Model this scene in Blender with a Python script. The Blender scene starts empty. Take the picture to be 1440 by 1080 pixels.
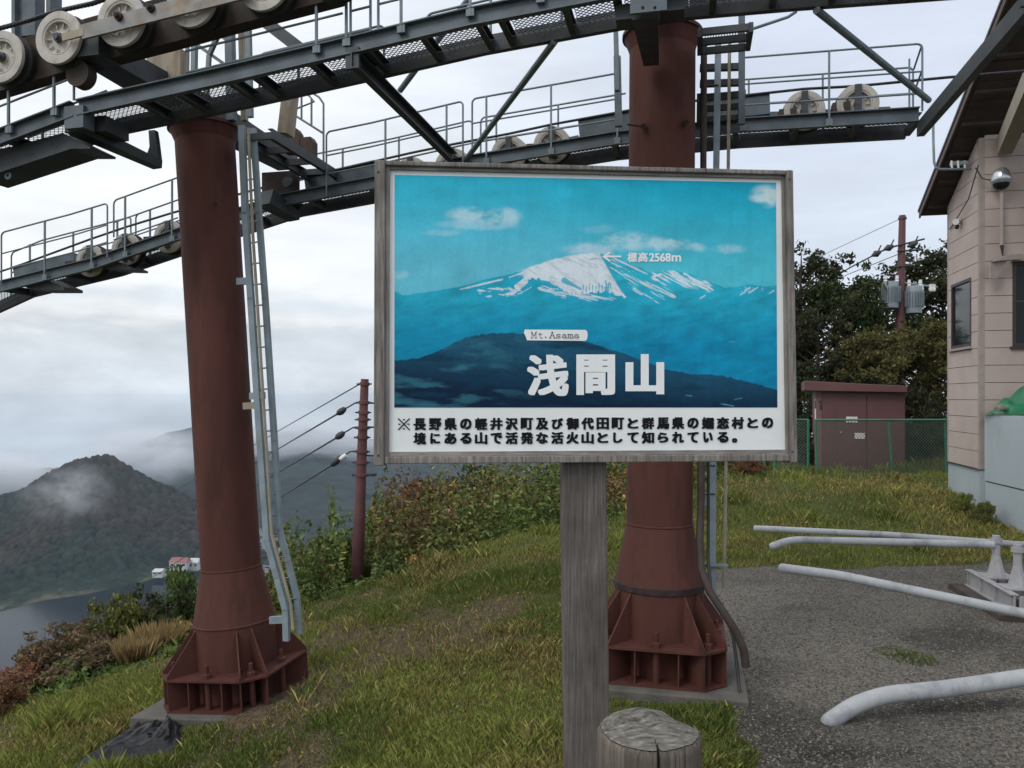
import bpy, bmesh, math, random
import numpy as np
from mathutils import Vector, Matrix

# ------------------------------------------------------------------ camera, sky, sun, exposure
scene = bpy.context.scene
COL = scene.collection
EYE = 2.2
F, CX, HY = 1100.0, 720.0, 558.0        # focal length in photo pixels, centre column, horizon row

cam_d = bpy.data.cameras.new('camera')
cam_d.sensor_width = 36.0
cam_d.lens = 36.0 * F / 1440.0
cam_d.shift_y = (HY - 540.0) / 1440.0
cam_d.clip_start = 0.05
cam_d.clip_end = 60000
cam = bpy.data.objects.new('camera', cam_d)
COL.objects.link(cam)
cam.location = (0, 0, EYE)
cam.rotation_euler = (math.radians(90), 0, 0)
scene.camera = cam

SUN_DIR = Vector((-0.62, -0.62, 0.75)).normalized()      # towards the sun (veiled by cloud)
sun_d = bpy.data.lights.new('sun', 'SUN')
sun_d.energy = 0.9
sun_d.angle = math.radians(22)
sun_d.color = (1.0, 0.96, 0.9)
sun = bpy.data.objects.new('sun', sun_d)
COL.objects.link(sun)
sun.rotation_euler = SUN_DIR.to_track_quat('Z', 'Y').to_euler()

world = bpy.data.worlds.new('World')
scene.world = world
world.use_nodes = True
wt = world.node_tree
wt.nodes.clear()
def WN(t, **kw):
    n = wt.nodes.new(t)
    for k, v in kw.items():
        setattr(n, k, v)
    return n
def wl(a, b):
    wt.links.new(a, b)
def ramp_fill(r, stops):
    els = r.color_ramp.elements
    while len(els) > len(stops):
        els.remove(els[-1])
    while len(els) < len(stops):
        els.new(1.0)
    for e, (p, c) in zip(els, stops):
        e.position = p
        e.color = (c[0], c[1], c[2], 1)
wout = WN('ShaderNodeOutputWorld')
wbg = WN('ShaderNodeBackground')
wbg.inputs['Strength'].default_value = 0.1
wl(wbg.outputs[0], wout.inputs[0])
sky = WN('ShaderNodeTexSky', sky_type='NISHITA', sun_disc=False)
sky.sun_elevation = math.asin(SUN_DIR.z)
sky.sun_rotation = math.atan2(SUN_DIR.x, SUN_DIR.y)
tc = WN('ShaderNodeTexCoord')
sep = WN('ShaderNodeSeparateXYZ')
wl(tc.outputs['Generated'], sep.inputs[0])
mp = WN('ShaderNodeMapping')
mp.inputs['Scale'].default_value = (1.0, 1.0, 5.0)
wl(tc.outputs['Generated'], mp.inputs['Vector'])
nz = WN('ShaderNodeTexNoise')
nz.inputs['Scale'].default_value = 3.2
nz.inputs['Detail'].default_value = 7
nz.inputs['Roughness'].default_value = 0.55
wl(mp.outputs[0], nz.inputs['Vector'])
def wmath(op, a, b, c=None):
    n = WN('ShaderNodeMath', operation=op)
    for i, v in enumerate((a, b, c)):
        if v is None:
            continue
        if isinstance(v, (int, float)):
            n.inputs[i].default_value = v
        else:
            wl(v, n.inputs[i])
    return n.outputs[0]
nzc = wmath('SUBTRACT', nz.outputs['Fac'], 0.5)
zz = wmath('MULTIPLY_ADD', nzc, 0.085, sep.outputs['Z'])
fac = wmath('MULTIPLY_ADD', zz, 0.5, 0.5)          # 0..1 over the whole sphere
rl = WN('ShaderNodeValToRGB')                      # valley side (left): bright break above a grey cloud deck
ramp_fill(rl, [(0.0, (2.0, 2.2, 2.5)), (0.44, (4.6, 5.3, 6.0)), (0.475, (6.2, 6.9, 7.7)), (0.505, (6.9, 7.6, 8.3)),
               (0.538, (7.0, 7.6, 8.2)), (0.545, (10.0, 10.3, 10.5)), (0.556, (8.2, 8.9, 9.6)), (0.568, (10.2, 10.5, 10.7)), (0.62, (10.0, 10.4, 10.8)), (0.76, (10.2, 10.6, 11.0)), (0.84, (13.0, 13.3, 13.8)), (1.0, (15.0, 15.2, 15.6))])
wl(fac, rl.inputs[0])
rr = WN('ShaderNodeValToRGB')                      # hill side (right): even lavender grey
ramp_fill(rr, [(0.0, (2.0, 2.2, 2.5)), (0.47, (4.0, 4.4, 4.9)), (0.53, (7.2, 7.8, 8.7)), (0.57, (7.5, 8.3, 9.5)),
               (0.74, (7.2, 7.9, 9.3)), (0.84, (12.0, 12.4, 13.2)), (1.0, (15.0, 15.2, 15.6))])
wl(fac, rr.inputs[0])
mxl = WN('ShaderNodeMapRange')
mxl.inputs['From Min'].default_value = -0.42
mxl.inputs['From Max'].default_value = 0.30
mxl.interpolation_type = 'SMOOTHSTEP'
wl(sep.outputs['X'], mxl.inputs['Value'])
mixlr = WN('ShaderNodeMix', data_type='RGBA')
wl(mxl.outputs[0], mixlr.inputs['Factor'])
wl(rl.outputs[0], mixlr.inputs['A'])
wl(rr.outputs[0], mixlr.inputs['B'])
vary = WN('ShaderNodeMapRange')                    # soft light and dark billows
vary.inputs['From Min'].default_value = 0.3
vary.inputs['From Max'].default_value = 0.7
vary.inputs['To Min'].default_value = 0.87
vary.inputs['To Max'].default_value = 1.07
wl(nz.outputs['Fac'], vary.inputs['Value'])
nb = WN('ShaderNodeTexNoise')                       # rounder billows, strongest low over the valley
nb.inputs['Scale'].default_value = 7.0
nb.inputs['Detail'].default_value = 8
nb.inputs['Roughness'].default_value = 0.6
mpb = WN('ShaderNodeMapping')
mpb.inputs['Scale'].default_value = (1.0, 1.0, 2.0)
wl(tc.outputs['Generated'], mpb.inputs['Vector'])
wl(mpb.outputs[0], nb.inputs['Vector'])
low = WN('ShaderNodeMapRange')
low.interpolation_type = 'SMOOTHSTEP'
low.inputs['From Min'].default_value = 0.22
low.inputs['From Max'].default_value = 0.02
low.inputs['To Min'].default_value = 0.12
low.inputs['To Max'].default_value = 0.85
wl(sep.outputs['Z'], low.inputs['Value'])
bil = wmath('MULTIPLY_ADD', wmath('SUBTRACT', nb.outputs['Fac'], 0.48), low.outputs[0], 1.0)
vary_all = wmath('MULTIPLY', vary.outputs[0], bil)
sc_ = WN('ShaderNodeVectorMath', operation='SCALE')
wl(mixlr.outputs['Result'], sc_.inputs[0])
wl(vary_all, sc_.inputs['Scale'])
mixs = WN('ShaderNodeMix', data_type='RGBA')
mixs.inputs['Factor'].default_value = 0.04
wl(sc_.outputs[0], mixs.inputs['A'])
wl(sky.outputs[0], mixs.inputs['B'])
wl(mixs.outputs['Result'], wbg.inputs['Color'])

scene.view_settings.view_transform = 'Standard'
scene.view_settings.look = 'None'
scene.view_settings.exposure = 0.0
scene.view_settings.gamma = 1.0
scene.cycles.max_bounces = 6
scene.cycles.volume_bounces = 3
scene.cycles.transparent_max_bounces = 12

# ------------------------------------------------------------------ helpers
rng = np.random.default_rng(7)
random.seed(7)

def at(px, py, D):                      # a photo pixel at depth D -> world point
    return Vector(((px - CX) / F * D, D, EYE - (py - HY) / F * D))
UU = Vector((0.9745, -0.2241, 0.0))      # ropeway direction (to the station)
VV = Vector((0.2241, 0.9745, 0.0))       # across the ropeway, away from the viewer
ZZ = Vector((0, 0, 1))
def PV(px, py, V):                      # a photo pixel on the vertical plane at distance V across the ropeway
    k = (px - CX) / F
    D = V / (0.9745 + 0.2241 * k)
    return at(px, py, D)
def UVZ(u, v, z):
    return UU * u + VV * v + ZZ * z
def toU(p):
    return p.dot(UU)

def hash2(ix, iy, seed):
    n = (ix.astype(np.int64) * 374761393 + iy.astype(np.int64) * 668265263 + seed * 1442695041) & 0x7fffffff
    n = (n ^ (n >> 13)) * 1274126177 & 0x7fffffff
    n = n ^ (n >> 16)
    return (n & 0xffff) / 65535.0
def vnoise(x, y, seed=0, octaves=4):
    x = np.asarray(x, float); y = np.asarray(y, float)
    tot = np.zeros_like(x); amp = 0.5; s = 0.0
    for o in range(octaves):
        ix = np.floor(x); iy = np.floor(y)
        fx = x - ix; fy = y - iy
        fx = fx * fx * (3 - 2 * fx); fy = fy * fy * (3 - 2 * fy)
        a = hash2(ix, iy, seed + o); b = hash2(ix + 1, iy, seed + o)
        c = hash2(ix, iy + 1, seed + o); d = hash2(ix + 1, iy + 1, seed + o)
        tot += amp * ((a * (1 - fx) + b * fx) * (1 - fy) + (c * (1 - fx) + d * fx) * fy)
        s += amp; amp *= 0.5; x = x * 2.03 + 17.1; y = y * 2.03 + 5.3
    return tot / s
def sstep(a, b, x):
    t = np.clip((np.asarray(x, float) - a) / (b - a), 0, 1)
    return t * t * (3 - 2 * t)

# ---- materials
MATS = {}
def mat(name, col, rough=0.6, metal=0.0, var=0.25, vscale=6.0, col2=None, c2amt=0.5, c2scale=3.0, c2lo=0.5, c2hi=0.65,
        bump=0.0, bscale=40.0, stretch=(1, 1, 1), spec=0.5, attr=None, trans=0.0):
    m = bpy.data.materials.new(name)
    m.use_nodes = True
    nt = m.node_tree
    b = nt.nodes['Principled BSDF']
    b.inputs['Roughness'].default_value = rough
    b.inputs['Metallic'].default_value = metal
    b.inputs['Specular IOR Level'].default_value = spec
    N = nt.nodes.new; L = nt.links.new
    t = N('ShaderNodeTexCoord')
    mpn = N('ShaderNodeMapping')
    mpn.inputs['Scale'].default_value = stretch
    L(t.outputs['Object'], mpn.inputs['Vector'])
    if attr:
        a = N('ShaderNodeAttribute'); a.attribute_name = attr
        base = a.outputs['Color']
        if col is not None:
            mm = N('ShaderNodeMix'); mm.data_type = 'RGBA'; mm.blend_type = 'MULTIPLY'
            mm.inputs['Factor'].default_value = 1.0
            L(base, mm.inputs['A']); mm.inputs['B'].default_value = (*col, 1)
            base = mm.outputs['Result']
    else:
        rgb = N('ShaderNodeRGB'); rgb.outputs[0].default_value = (*col, 1)
        base = rgb.outputs[0]
    if col2 is not None:
        n2 = N('ShaderNodeTexNoise'); n2.inputs['Scale'].default_value = c2scale
        n2.inputs['Detail'].default_value = 8; n2.inputs['Roughness'].default_value = 0.65
        L(mpn.outputs[0], n2.inputs['Vector'])
        mr = N('ShaderNodeMapRange'); mr.inputs['From Min'].default_value = c2lo; mr.inputs['From Max'].default_value = c2hi
        mr.inputs['To Max'].default_value = c2amt
        L(n2.outputs['Fac'], mr.inputs['Value'])
        mx = N('ShaderNodeMix'); mx.data_type = 'RGBA'
        L(mr.outputs[0], mx.inputs['Factor']); L(base, mx.inputs['A']); mx.inputs['B'].default_value = (*col2, 1)
        base = mx.outputs['Result']
    if var > 0:
        n1 = N('ShaderNodeTexNoise'); n1.inputs['Scale'].default_value = vscale
        n1.inputs['Detail'].default_value = 6
        L(mpn.outputs[0], n1.inputs['Vector'])
        m1 = N('ShaderNodeMapRange'); m1.inputs['From Min'].default_value = 0.3; m1.inputs['From Max'].default_value = 0.7
        m1.inputs['To Min'].default_value = 1 - var; m1.inputs['To Max'].default_value = 1 + var
        L(n1.outputs['Fac'], m1.inputs['Value'])
        sc = N('ShaderNodeVectorMath'); sc.operation = 'SCALE'
        L(base, sc.inputs[0]); L(m1.outputs[0], sc.inputs['Scale'])
        base = sc.outputs[0]
    L(base, b.inputs['Base Color'])
    if bump > 0:
        n3 = N('ShaderNodeTexNoise'); n3.inputs['Scale'].default_value = bscale
        n3.inputs['Detail'].default_value = 6
        L(mpn.outputs[0], n3.inputs['Vector'])
        bp = N('ShaderNodeBump'); bp.inputs['Strength'].default_value = bump
        bp.inputs['Distance'].default_value = 0.02
        L(n3.outputs['Fac'], bp.inputs['Height']); L(bp.outputs[0], b.inputs['Normal'])
    if trans > 0:
        out = nt.nodes['Material Output']
        tr = N('ShaderNodeBsdfTranslucent'); L(base, tr.inputs['Color'])
        ms = N('ShaderNodeMixShader'); ms.inputs[0].default_value = trans
        L(b.outputs[0], ms.inputs[1]); L(tr.outputs[0], ms.inputs[2]); L(ms.outputs[0], out.inputs['Surface'])
    MATS[name] = m
    return m

# ---- objects
ORG = {}
def tag(o, label=None, cat=None, group=None, kind=None):
    if label: o['label'] = label
    if cat: o['category'] = cat
    if group: o['group'] = group
    if kind: o['kind'] = kind
    return o
def thing(name, loc, label, cat, group=None):
    o = bpy.data.objects.new(name, None)
    o.empty_display_size = 0.2
    COL.objects.link(o)
    o.location = loc
    ORG[o.name] = Vector(loc)
    return tag(o, label, cat, group)
def link_mesh(me, name, m, parent, org):
    if m is not None:
        me.materials.append(m)
    o = bpy.data.objects.new(name, me)
    COL.objects.link(o)
    if parent is not None:
        o.parent = parent
    else:
        o.location = org
    ORG[o.name] = org
    return o

class MB:
    def __init__(s):
        s.v = []; s.f = []
    def add(s, vs, fs):
        k = len(s.v)
        s.v += [Vector(p) for p in vs]
        s.f += [tuple(i + k for i in f) for f in fs]
        return s
    def obox(s, c, ax, ay, az):            # centre and three half-axis vectors
        c = Vector(c); ax = Vector(ax); ay = Vector(ay); az = Vector(az)
        vs = [c + ax * i + ay * j + az * k for k in (-1, 1) for j in (-1, 1) for i in (-1, 1)]
        return s.add(vs, [(0, 2, 3, 1), (4, 5, 7, 6), (0, 1, 5, 4), (2, 6, 7, 3), (0, 4, 6, 2), (1, 3, 7, 5)])
    def box(s, x0, x1, y0, y1, z0, z1):
        return s.obox(((x0 + x1) / 2, (y0 + y1) / 2, (z0 + z1) / 2), ((x1 - x0) / 2, 0, 0), (0, (y1 - y0) / 2, 0), (0, 0, (z1 - z0) / 2))
    def beam(s, p0, p1, w, h, up=ZZ, w1=None, h1=None):
        p0 = Vector(p0); p1 = Vector(p1)
        d = (p1 - p0).normalized()
        side = d.cross(up)
        if side.length < 1e-4:
            side = d.cross(Vector((1, 0, 0)))
        side.normalize(); u = side.cross(d).normalized()
        w1 = w if w1 is None else w1; h1 = h if h1 is None else h1
        vs = []
        for p, ww, hh in ((p0, w, h), (p1, w1, h1)):
            vs += [p - side * ww / 2 - u * hh / 2, p + side * ww / 2 - u * hh / 2, p + side * ww / 2 + u * hh / 2, p - side * ww / 2 + u * hh / 2]
        return s.add(vs, [(3, 2, 1, 0), (4, 5, 6, 7), (0, 1, 5, 4), (1, 2, 6, 5), (2, 3, 7, 6), (3, 0, 4, 7)])
    def channel(s, p0, p1, h, fl, t, side):   # rolled C section: web plus two flanges turned to 'side'
        p0 = Vector(p0); p1 = Vector(p1); side = Vector(side).normalized()
        d = (p1 - p0).normalized(); u = side.cross(d).normalized()
        if u.z < 0: u = -u
        s.beam(p0, p1, t, h - 2 * t, up=u)
        for q in (-1, 1):
            o = u * q * (h / 2 - t / 2) + side * (fl / 2 - t / 2)
            s.beam(p0 + o, p1 + o, fl, t, up=u)
        return s
    def tube(s, pts, r, n=8, caps=True):
        pts = [Vector(p) for p in pts]
        rs = r if isinstance(r, (list, tuple)) else [r] * len(pts)
        k0 = len(s.v); ref = None
        for i, p in enumerate(pts):
            if i == 0: d = pts[1] - pts[0]
            elif i == len(pts) - 1: d = pts[-1] - pts[-2]
            else: d = (pts[i + 1] - pts[i]).normalized() + (pts[i] - pts[i - 1]).normalized()
            d.normalize()
            if ref is None:
                ref = d.orthogonal().normalized()
            a = (ref - d * ref.dot(d)).normalized(); ref = a
            b = d.cross(a)
            for j in range(n):
                t = 2 * math.pi * j / n
                s.v.append(p + (a * math.cos(t) + b * math.sin(t)) * rs[i])
        for i in range(len(pts) - 1):
            for j in range(n):
                q = (j + 1) % n
                s.f.append((k0 + i * n + j, k0 + i * n + q, k0 + (i + 1) * n + q, k0 + (i + 1) * n + j))
        if caps:
            s.f.append(tuple(k0 + j for j in reversed(range(n))))
            e = k0 + (len(pts) - 1) * n
            s.f.append(tuple(e + j for j in range(n)))
        return s
    def lathe(s, c, axis, prof, n=32, ref=None):   # profile of (radius, offset along axis)
        c = Vector(c); axis = Vector(axis).normalized()
        a = axis.orthogonal().normalized() if ref is None else Vector(ref)
        b = axis.cross(a)
        k0 = len(s.v)
        for (r, o) in prof:
            for j in range(n):
                t = 2 * math.pi * j / n
                s.v.append(c + axis * o + (a * math.cos(t) + b * math.sin(t)) * max(r, 1e-4))
        for i in range(len(prof) - 1):
            for j in range(n):
                q = (j + 1) % n
                s.f.append((k0 + i * n + j, k0 + i * n + q, k0 + (i + 1) * n + q, k0 + (i + 1) * n + j))
        return s
    def prism(s, poly, d):                 # polygon (3-D points) extruded by vector d
        poly = [Vector(p) for p in poly]; d = Vector(d); n = len(poly)
        vs = poly + [p + d for p in poly]
        fs = [tuple(reversed(range(n))), tuple(range(n, 2 * n))]
        fs += [(i, (i + 1) % n, n + (i + 1) % n, n + i) for i in range(n)]
        return s.add(vs, fs)
    def build(s, name, m, parent=None, smooth=False, label=None, bevel=0.0):
        if parent is not None:
            org = ORG[parent.name]
        else:
            a = np.array([list(p) for p in s.v]); lo = a.min(0); hi = a.max(0)
            org = Vector(((lo[0] + hi[0]) / 2, (lo[1] + hi[1]) / 2, lo[2]))
        me = bpy.data.meshes.new(name)
        me.from_pydata([tuple(p - org) for p in s.v], [], s.f)
        bm = bmesh.new(); bm.from_mesh(me)
        bmesh.ops.recalc_face_normals(bm, faces=bm.faces)
        bm.to_mesh(me); bm.free()
        o = link_mesh(me, name, m, parent, org)
        if smooth:
            me.polygons.foreach_set('use_smooth', np.ones(len(me.polygons), bool))
            try:
                md = o.modifiers.new('edges', 'EDGE_SPLIT'); md.split_angle = math.radians(38)
            except Exception:
                pass
        if bevel > 0:
            md = o.modifiers.new('bevel', 'BEVEL'); md.width = bevel; md.segments = 2; md.limit_method = 'ANGLE'
        if label: o['label'] = label
        return o

def np_mesh(name, verts, nper, cols=None, m=None, parent=None, org=None):
    """verts (N*nper,3): N separate faces of nper corners; cols one colour per vertex"""
    verts = np.asarray(verts, np.float32).reshape(-1, 3)
    if org is None:
        org = ORG[parent.name] if parent is not None else Vector((float(verts[:, 0].mean()), float(verts[:, 1].mean()), float(verts[:, 2].min())))
    verts = verts - np.array(list(org), np.float32)
    nv = len(verts); nf = nv // nper
    me = bpy.data.meshes.new(name)
    me.vertices.add(nv); me.vertices.foreach_set('co', verts.ravel())
    me.loops.add(nv); me.loops.foreach_set('vertex_index', np.arange(nv, dtype=np.int32))
    me.polygons.add(nf)
    me.polygons.foreach_set('loop_start', np.arange(0, nv, nper, dtype=np.int32))
    if cols is not None:
        at_ = me.color_attributes.new('tint', 'FLOAT_COLOR', 'POINT')
        c4 = np.ones((nv, 4), np.float32); c4[:, :3] = cols
        at_.data.foreach_set('color', c4.ravel())
    me.update(calc_edges=True); me.validate()
    return link_mesh(me, name, m, parent, org)

def grid_mesh(name, X, Y, Z, m, cols=None, attr='tint', smooth=True, parent=None, org=None):
    ny, nx = X.shape
    v = np.stack([X, Y, Z], -1).reshape(-1, 3).astype(np.float32)
    if org is None:
        org = ORG[parent.name] if parent is not None else Vector((0, 0, 0))
    v = v - np.array(list(org), np.float32)
    i = np.arange(ny * nx).reshape(ny, nx)
    q = np.stack([i[:-1, :-1], i[:-1, 1:], i[1:, 1:], i[1:, :-1]], -1).reshape(-1, 4).astype(np.int32)
    me = bpy.data.meshes.new(name)
    me.vertices.add(len(v)); me.vertices.foreach_set('co', v.ravel())
    me.loops.add(q.size); me.loops.foreach_set('vertex_index', q.ravel())
    me.polygons.add(len(q)); me.polygons.foreach_set('loop_start', np.arange(0, q.size, 4, dtype=np.int32))
    if smooth:
        me.polygons.foreach_set('use_smooth', np.ones(len(q), bool))
    if cols is not None:
        a = me.color_attributes.new(attr, 'FLOAT_COLOR', 'POINT')
        c4 = np.ones((len(v), 4), np.float32); c4[:, :3] = cols.reshape(-1, 3)
        a.data.foreach_set('color', c4.ravel())
    me.update(calc_edges=True); me.validate()
    return link_mesh(me, name, m, parent, org)

def copy_thing(root, loc, name=None):
    c = root.copy(); COL.objects.link(c); c.location = loc
    ORG[c.name] = Vector(loc)
    for ch in list(root.children):
        d = ch.copy(); COL.objects.link(d); d.parent = c
        for g in list(ch.children):
            e = g.copy(); COL.objects.link(e); e.parent = d
    return c
# ------------------------------------------------------------------ materials
M_maroon = mat('maroon_paint', (0.096, 0.036, 0.028), 0.7, var=0.22, vscale=2.6, col2=(0.042, 0.020, 0.015), c2amt=0.85, c2scale=4.5, c2lo=0.5, c2hi=0.72, bump=0.10, bscale=45, stretch=(1, 1, 0.22), spec=0.22)
M_maroon_rust = mat('rusty_maroon', (0.030, 0.017, 0.015), 0.8, var=0.4, vscale=14, bump=0.2)
M_steel = mat('weathered_blue_grey_steel', (0.095, 0.120, 0.138), 0.5, 0.2, var=0.28, vscale=5, col2=(0.10, 0.065, 0.04), c2amt=0.5, c2scale=4, c2lo=0.58, c2hi=0.75, bump=0.08)
M_darksteel = mat('dark_grey_steel', (0.050, 0.058, 0.064), 0.55, 0.2, var=0.3, vscale=6, col2=(0.07, 0.045, 0.03), c2amt=0.5, c2scale=5, c2lo=0.55, c2hi=0.75, bump=0.1)
M_rail = mat('grey_rail_paint', (0.15, 0.19, 0.21), 0.5, 0.1, var=0.2, vscale=9)
M_galv = mat('galvanised_blue_grey', (0.24, 0.30, 0.335), 0.55, 0.1, var=0.15, vscale=7, col2=(0.22, 0.20, 0.15), c2amt=0.5, c2scale=6)
M_conduit = mat('tan_conduit', (0.30, 0.27, 0.20), 0.6, 0.1, var=0.2)
M_brown = mat('brown_rusted_plate', (0.052, 0.038, 0.030), 0.75, 0.1, var=0.3, vscale=5, col2=(0.09, 0.05, 0.03), c2amt=0.6, c2scale=3)
M_rim = mat('worn_white_rim', (0.46, 0.43, 0.385), 0.55, 0.0, var=0.15, vscale=12, col2=(0.25, 0.17, 0.11), c2amt=0.55, c2scale=14, c2lo=0.55, c2hi=0.72)
M_tyre = mat('black_rubber', (0.018, 0.017, 0.018), 0.75, var=0.2)
M_flat = mat('streaked_flat_bar', (0.22, 0.22, 0.21), 0.5, 0.2, var=0.25, vscale=8, col2=(0.22, 0.13, 0.06), c2amt=0.8, c2scale=5, c2lo=0.48, c2hi=0.62)
M_rope = mat('oiled_wire_rope', (0.035, 0.035, 0.038), 0.45, 0.4, var=0.3, vscale=30)
M_beige = mat('beige_stained_paint', (0.34, 0.29, 0.21), 0.6, 0.0, var=0.2, col2=(0.16, 0.09, 0.05), c2amt=0.7, c2scale=5, stretch=(1, 1, 0.3))
M_black = mat('black_plastic', (0.02, 0.02, 0.022), 0.5, var=0.2)
M_concrete = mat('old_concrete', (0.105, 0.097, 0.085), 0.9, var=0.3, vscale=5, col2=(0.12, 0.11, 0.08), c2amt=0.6, c2scale=3, bump=0.3, bscale=50)
M_white = mat('white_pipe_paint', (0.40, 0.42, 0.43), 0.6, 0.0, var=0.07, vscale=14, col2=(0.20, 0.205, 0.225), c2amt=0.65, c2scale=3.4, c2lo=0.51, c2hi=0.63, spec=0.25)
M_greywhite = mat('pale_grey_frame_paint', (0.36, 0.355, 0.37), 0.5, 0.0, var=0.15, vscale=9, col2=(0.22, 0.15, 0.12), c2amt=0.6, c2scale=9, c2lo=0.58, c2hi=0.7)
M_siding = mat('mauve_beige_siding', (0.45, 0.368, 0.333), 0.8, var=0.10, vscale=1.5, bump=0.1, bscale=60)
M_trim = mat('beige_trim', (0.33, 0.275, 0.245), 0.7, var=0.12)
M_skirt = mat('pale_blue_grey_skirting', (0.37, 0.425, 0.455), 0.6, var=0.08, vscale=1.6, col2=(0.33, 0.33, 0.31), c2amt=0.6, c2scale=2.5, c2lo=0.52, c2hi=0.75, stretch=(1, 1, 0.5))
M_soffit = mat('dark_soffit_boards', (0.050, 0.036, 0.032), 0.85, var=0.35, vscale=3)
M_barge = mat('brown_bargeboard', (0.085, 0.05, 0.045), 0.6, var=0.2)
M_glass = mat('window_glass', (0.012, 0.018, 0.018), 0.05, 0.0, var=0.0, spec=0.22)
M_frame = mat('dark_brown_window_frame', (0.035, 0.025, 0.022), 0.5, var=0.1)
M_shed = mat('maroon_shed_paint', (0.130, 0.053, 0.055), 0.5, var=0.1, vscale=2)
M_shedlite = mat('pale_maroon_post', (0.19, 0.10, 0.10), 0.55, var=0.12)
M_fence = mat('green_fence_vinyl', (0.03, 0.21, 0.125), 0.5, var=0.15)
M_wire = mat('grey_green_wire', (0.09, 0.135, 0.115), 0.5, var=0.1)
M_plate = mat('white_plate', (0.72, 0.70, 0.70), 0.5, var=0.05)
M_ink = mat('black_ink', (0.016, 0.017, 0.022), 0.6, var=0.1)
M_polemar = mat('maroon_pole_paint', (0.125, 0.050, 0.052), 0.6, var=0.2, vscale=3)
M_trafo = mat('grey_transformer_paint', (0.22, 0.27, 0.295), 0.5, var=0.15)
M_porc = mat('white_porcelain', (0.75, 0.75, 0.74), 0.3, var=0.05)
M_insul = mat('dark_insulator', (0.03, 0.035, 0.04), 0.5, var=0.1)
M_tarp = mat('green_tarp', (0.012, 0.16, 0.07), 0.45, var=0.15)
M_sheet = mat('black_weed_sheet', (0.016, 0.0165, 0.019), 0.5, spec=0.25, var=0.3, vscale=4, bump=0.15, bscale=12)
M_silver = mat('silver_dome', (0.55, 0.57, 0.6), 0.25, 0.8, var=0.05)
M_bark = mat('bark', (0.09, 0.07, 0.055), 0.9, var=0.35, vscale=8, bump=0.3, stretch=(1, 1, 0.3))
M_stake = mat('pale_stake_wood', (0.28, 0.19, 0.12), 0.8, var=0.2)

def leaf_mat(name, col):
    return mat(name, col, 0.65, attr='tint', var=0.0, trans=0.22, spec=0.12)
ML = {k: leaf_mat('leaves_' + k, c) for k, c in dict(
    dark_green=(0.046, 0.066, 0.026), green=(0.085, 0.135, 0.034), olive=(0.125, 0.140, 0.042), lime=(0.17, 0.20, 0.05),
    rust=(0.185, 0.098, 0.055), brown=(0.150, 0.115, 0.065), autumn=(0.105, 0.102, 0.038), yellow=(0.34, 0.22, 0.05), straw=(0.34, 0.25, 0.12),
    night=(0.045, 0.052, 0.027)).items()}

# wood with grain along one axis
def wood_mat(name, c_hi, c_lo, axis, scale=45.0):
    m = bpy.data.materials.new(name); m.use_nodes = True
    nt = m.node_tree; N = nt.nodes.new; L = nt.links.new
    b = nt.nodes['Principled BSDF']; b.inputs['Roughness'].default_value = 0.85
    b.inputs['Specular IOR Level'].default_value = 0.2
    t = N('ShaderNodeTexCoord'); mpn = N('ShaderNodeMapping')
    s = [1, 1, 1]; s[axis] = 0.035
    mpn.inputs['Scale'].default_value = s
    L(t.outputs['Object'], mpn.inputs['Vector'])
    n = N('ShaderNodeTexNoise'); n.inputs['Scale'].default_value = scale * 3; n.inputs['Detail'].default_value = 8; n.inputs['Roughness'].default_value = 0.7
    L(mpn.outputs[0], n.inputs['Vector'])
    r = N('ShaderNodeValToRGB')
    ramp_fill(r, [(0.30, c_lo), (0.52, tuple((a + d) / 2 for a, d in zip(c_hi, c_lo))), (0.72, c_hi)])
    L(n.outputs['Fac'], r.inputs[0])
    n2 = N('ShaderNodeTexNoise'); n2.inputs['Scale'].default_value = 7; n2.inputs['Detail'].default_value = 5
    L(t.outputs['Object'], n2.inputs['Vector'])
    mr = N('ShaderNodeMapRange'); mr.inputs['From Min'].default_value = 0.3; mr.inputs['From Max'].default_value = 0.7
    mr.inputs['To Min'].default_value = 0.7; mr.inputs['To Max'].default_value = 1.25
    L(n2.outputs['Fac'], mr.inputs['Value'])
    sc = N('ShaderNodeVectorMath'); sc.operation = 'SCALE'
    L(r.outputs[0], sc.inputs[0]); L(mr.outputs[0], sc.inputs['Scale'])
    L(sc.outputs[0], b.inputs['Base Color'])
    bp = N('ShaderNodeBump'); bp.inputs['Strength'].default_value = 0.5; bp.inputs['Distance'].default_value = 0.003
    L(n.outputs['Fac'], bp.inputs['Height']); L(bp.outputs[0], b.inputs['Normal'])
    return m
M_woodx = wood_mat('weathered_wood_along', (0.34, 0.315, 0.29), (0.085, 0.075, 0.066), 0)
M_woodz = wood_mat('weathered_wood_upright', (0.34, 0.315, 0.29), (0.085, 0.075, 0.066), 2)
M_mldx = wood_mat('pale_grey_wood_along', (0.36, 0.34, 0.315), (0.16, 0.145, 0.13), 0)
M_mldz = wood_mat('pale_grey_wood_upright', (0.36, 0.34, 0.315), (0.16, 0.145, 0.13), 2)
M_post = wood_mat('grey_post_wood', (0.185, 0.166, 0.154), (0.070, 0.060, 0.054), 2, 60)
M_log = wood_mat('grey_log_wood', (0.23, 0.20, 0.17), (0.065, 0.052, 0.045), 2, 40)

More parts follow.
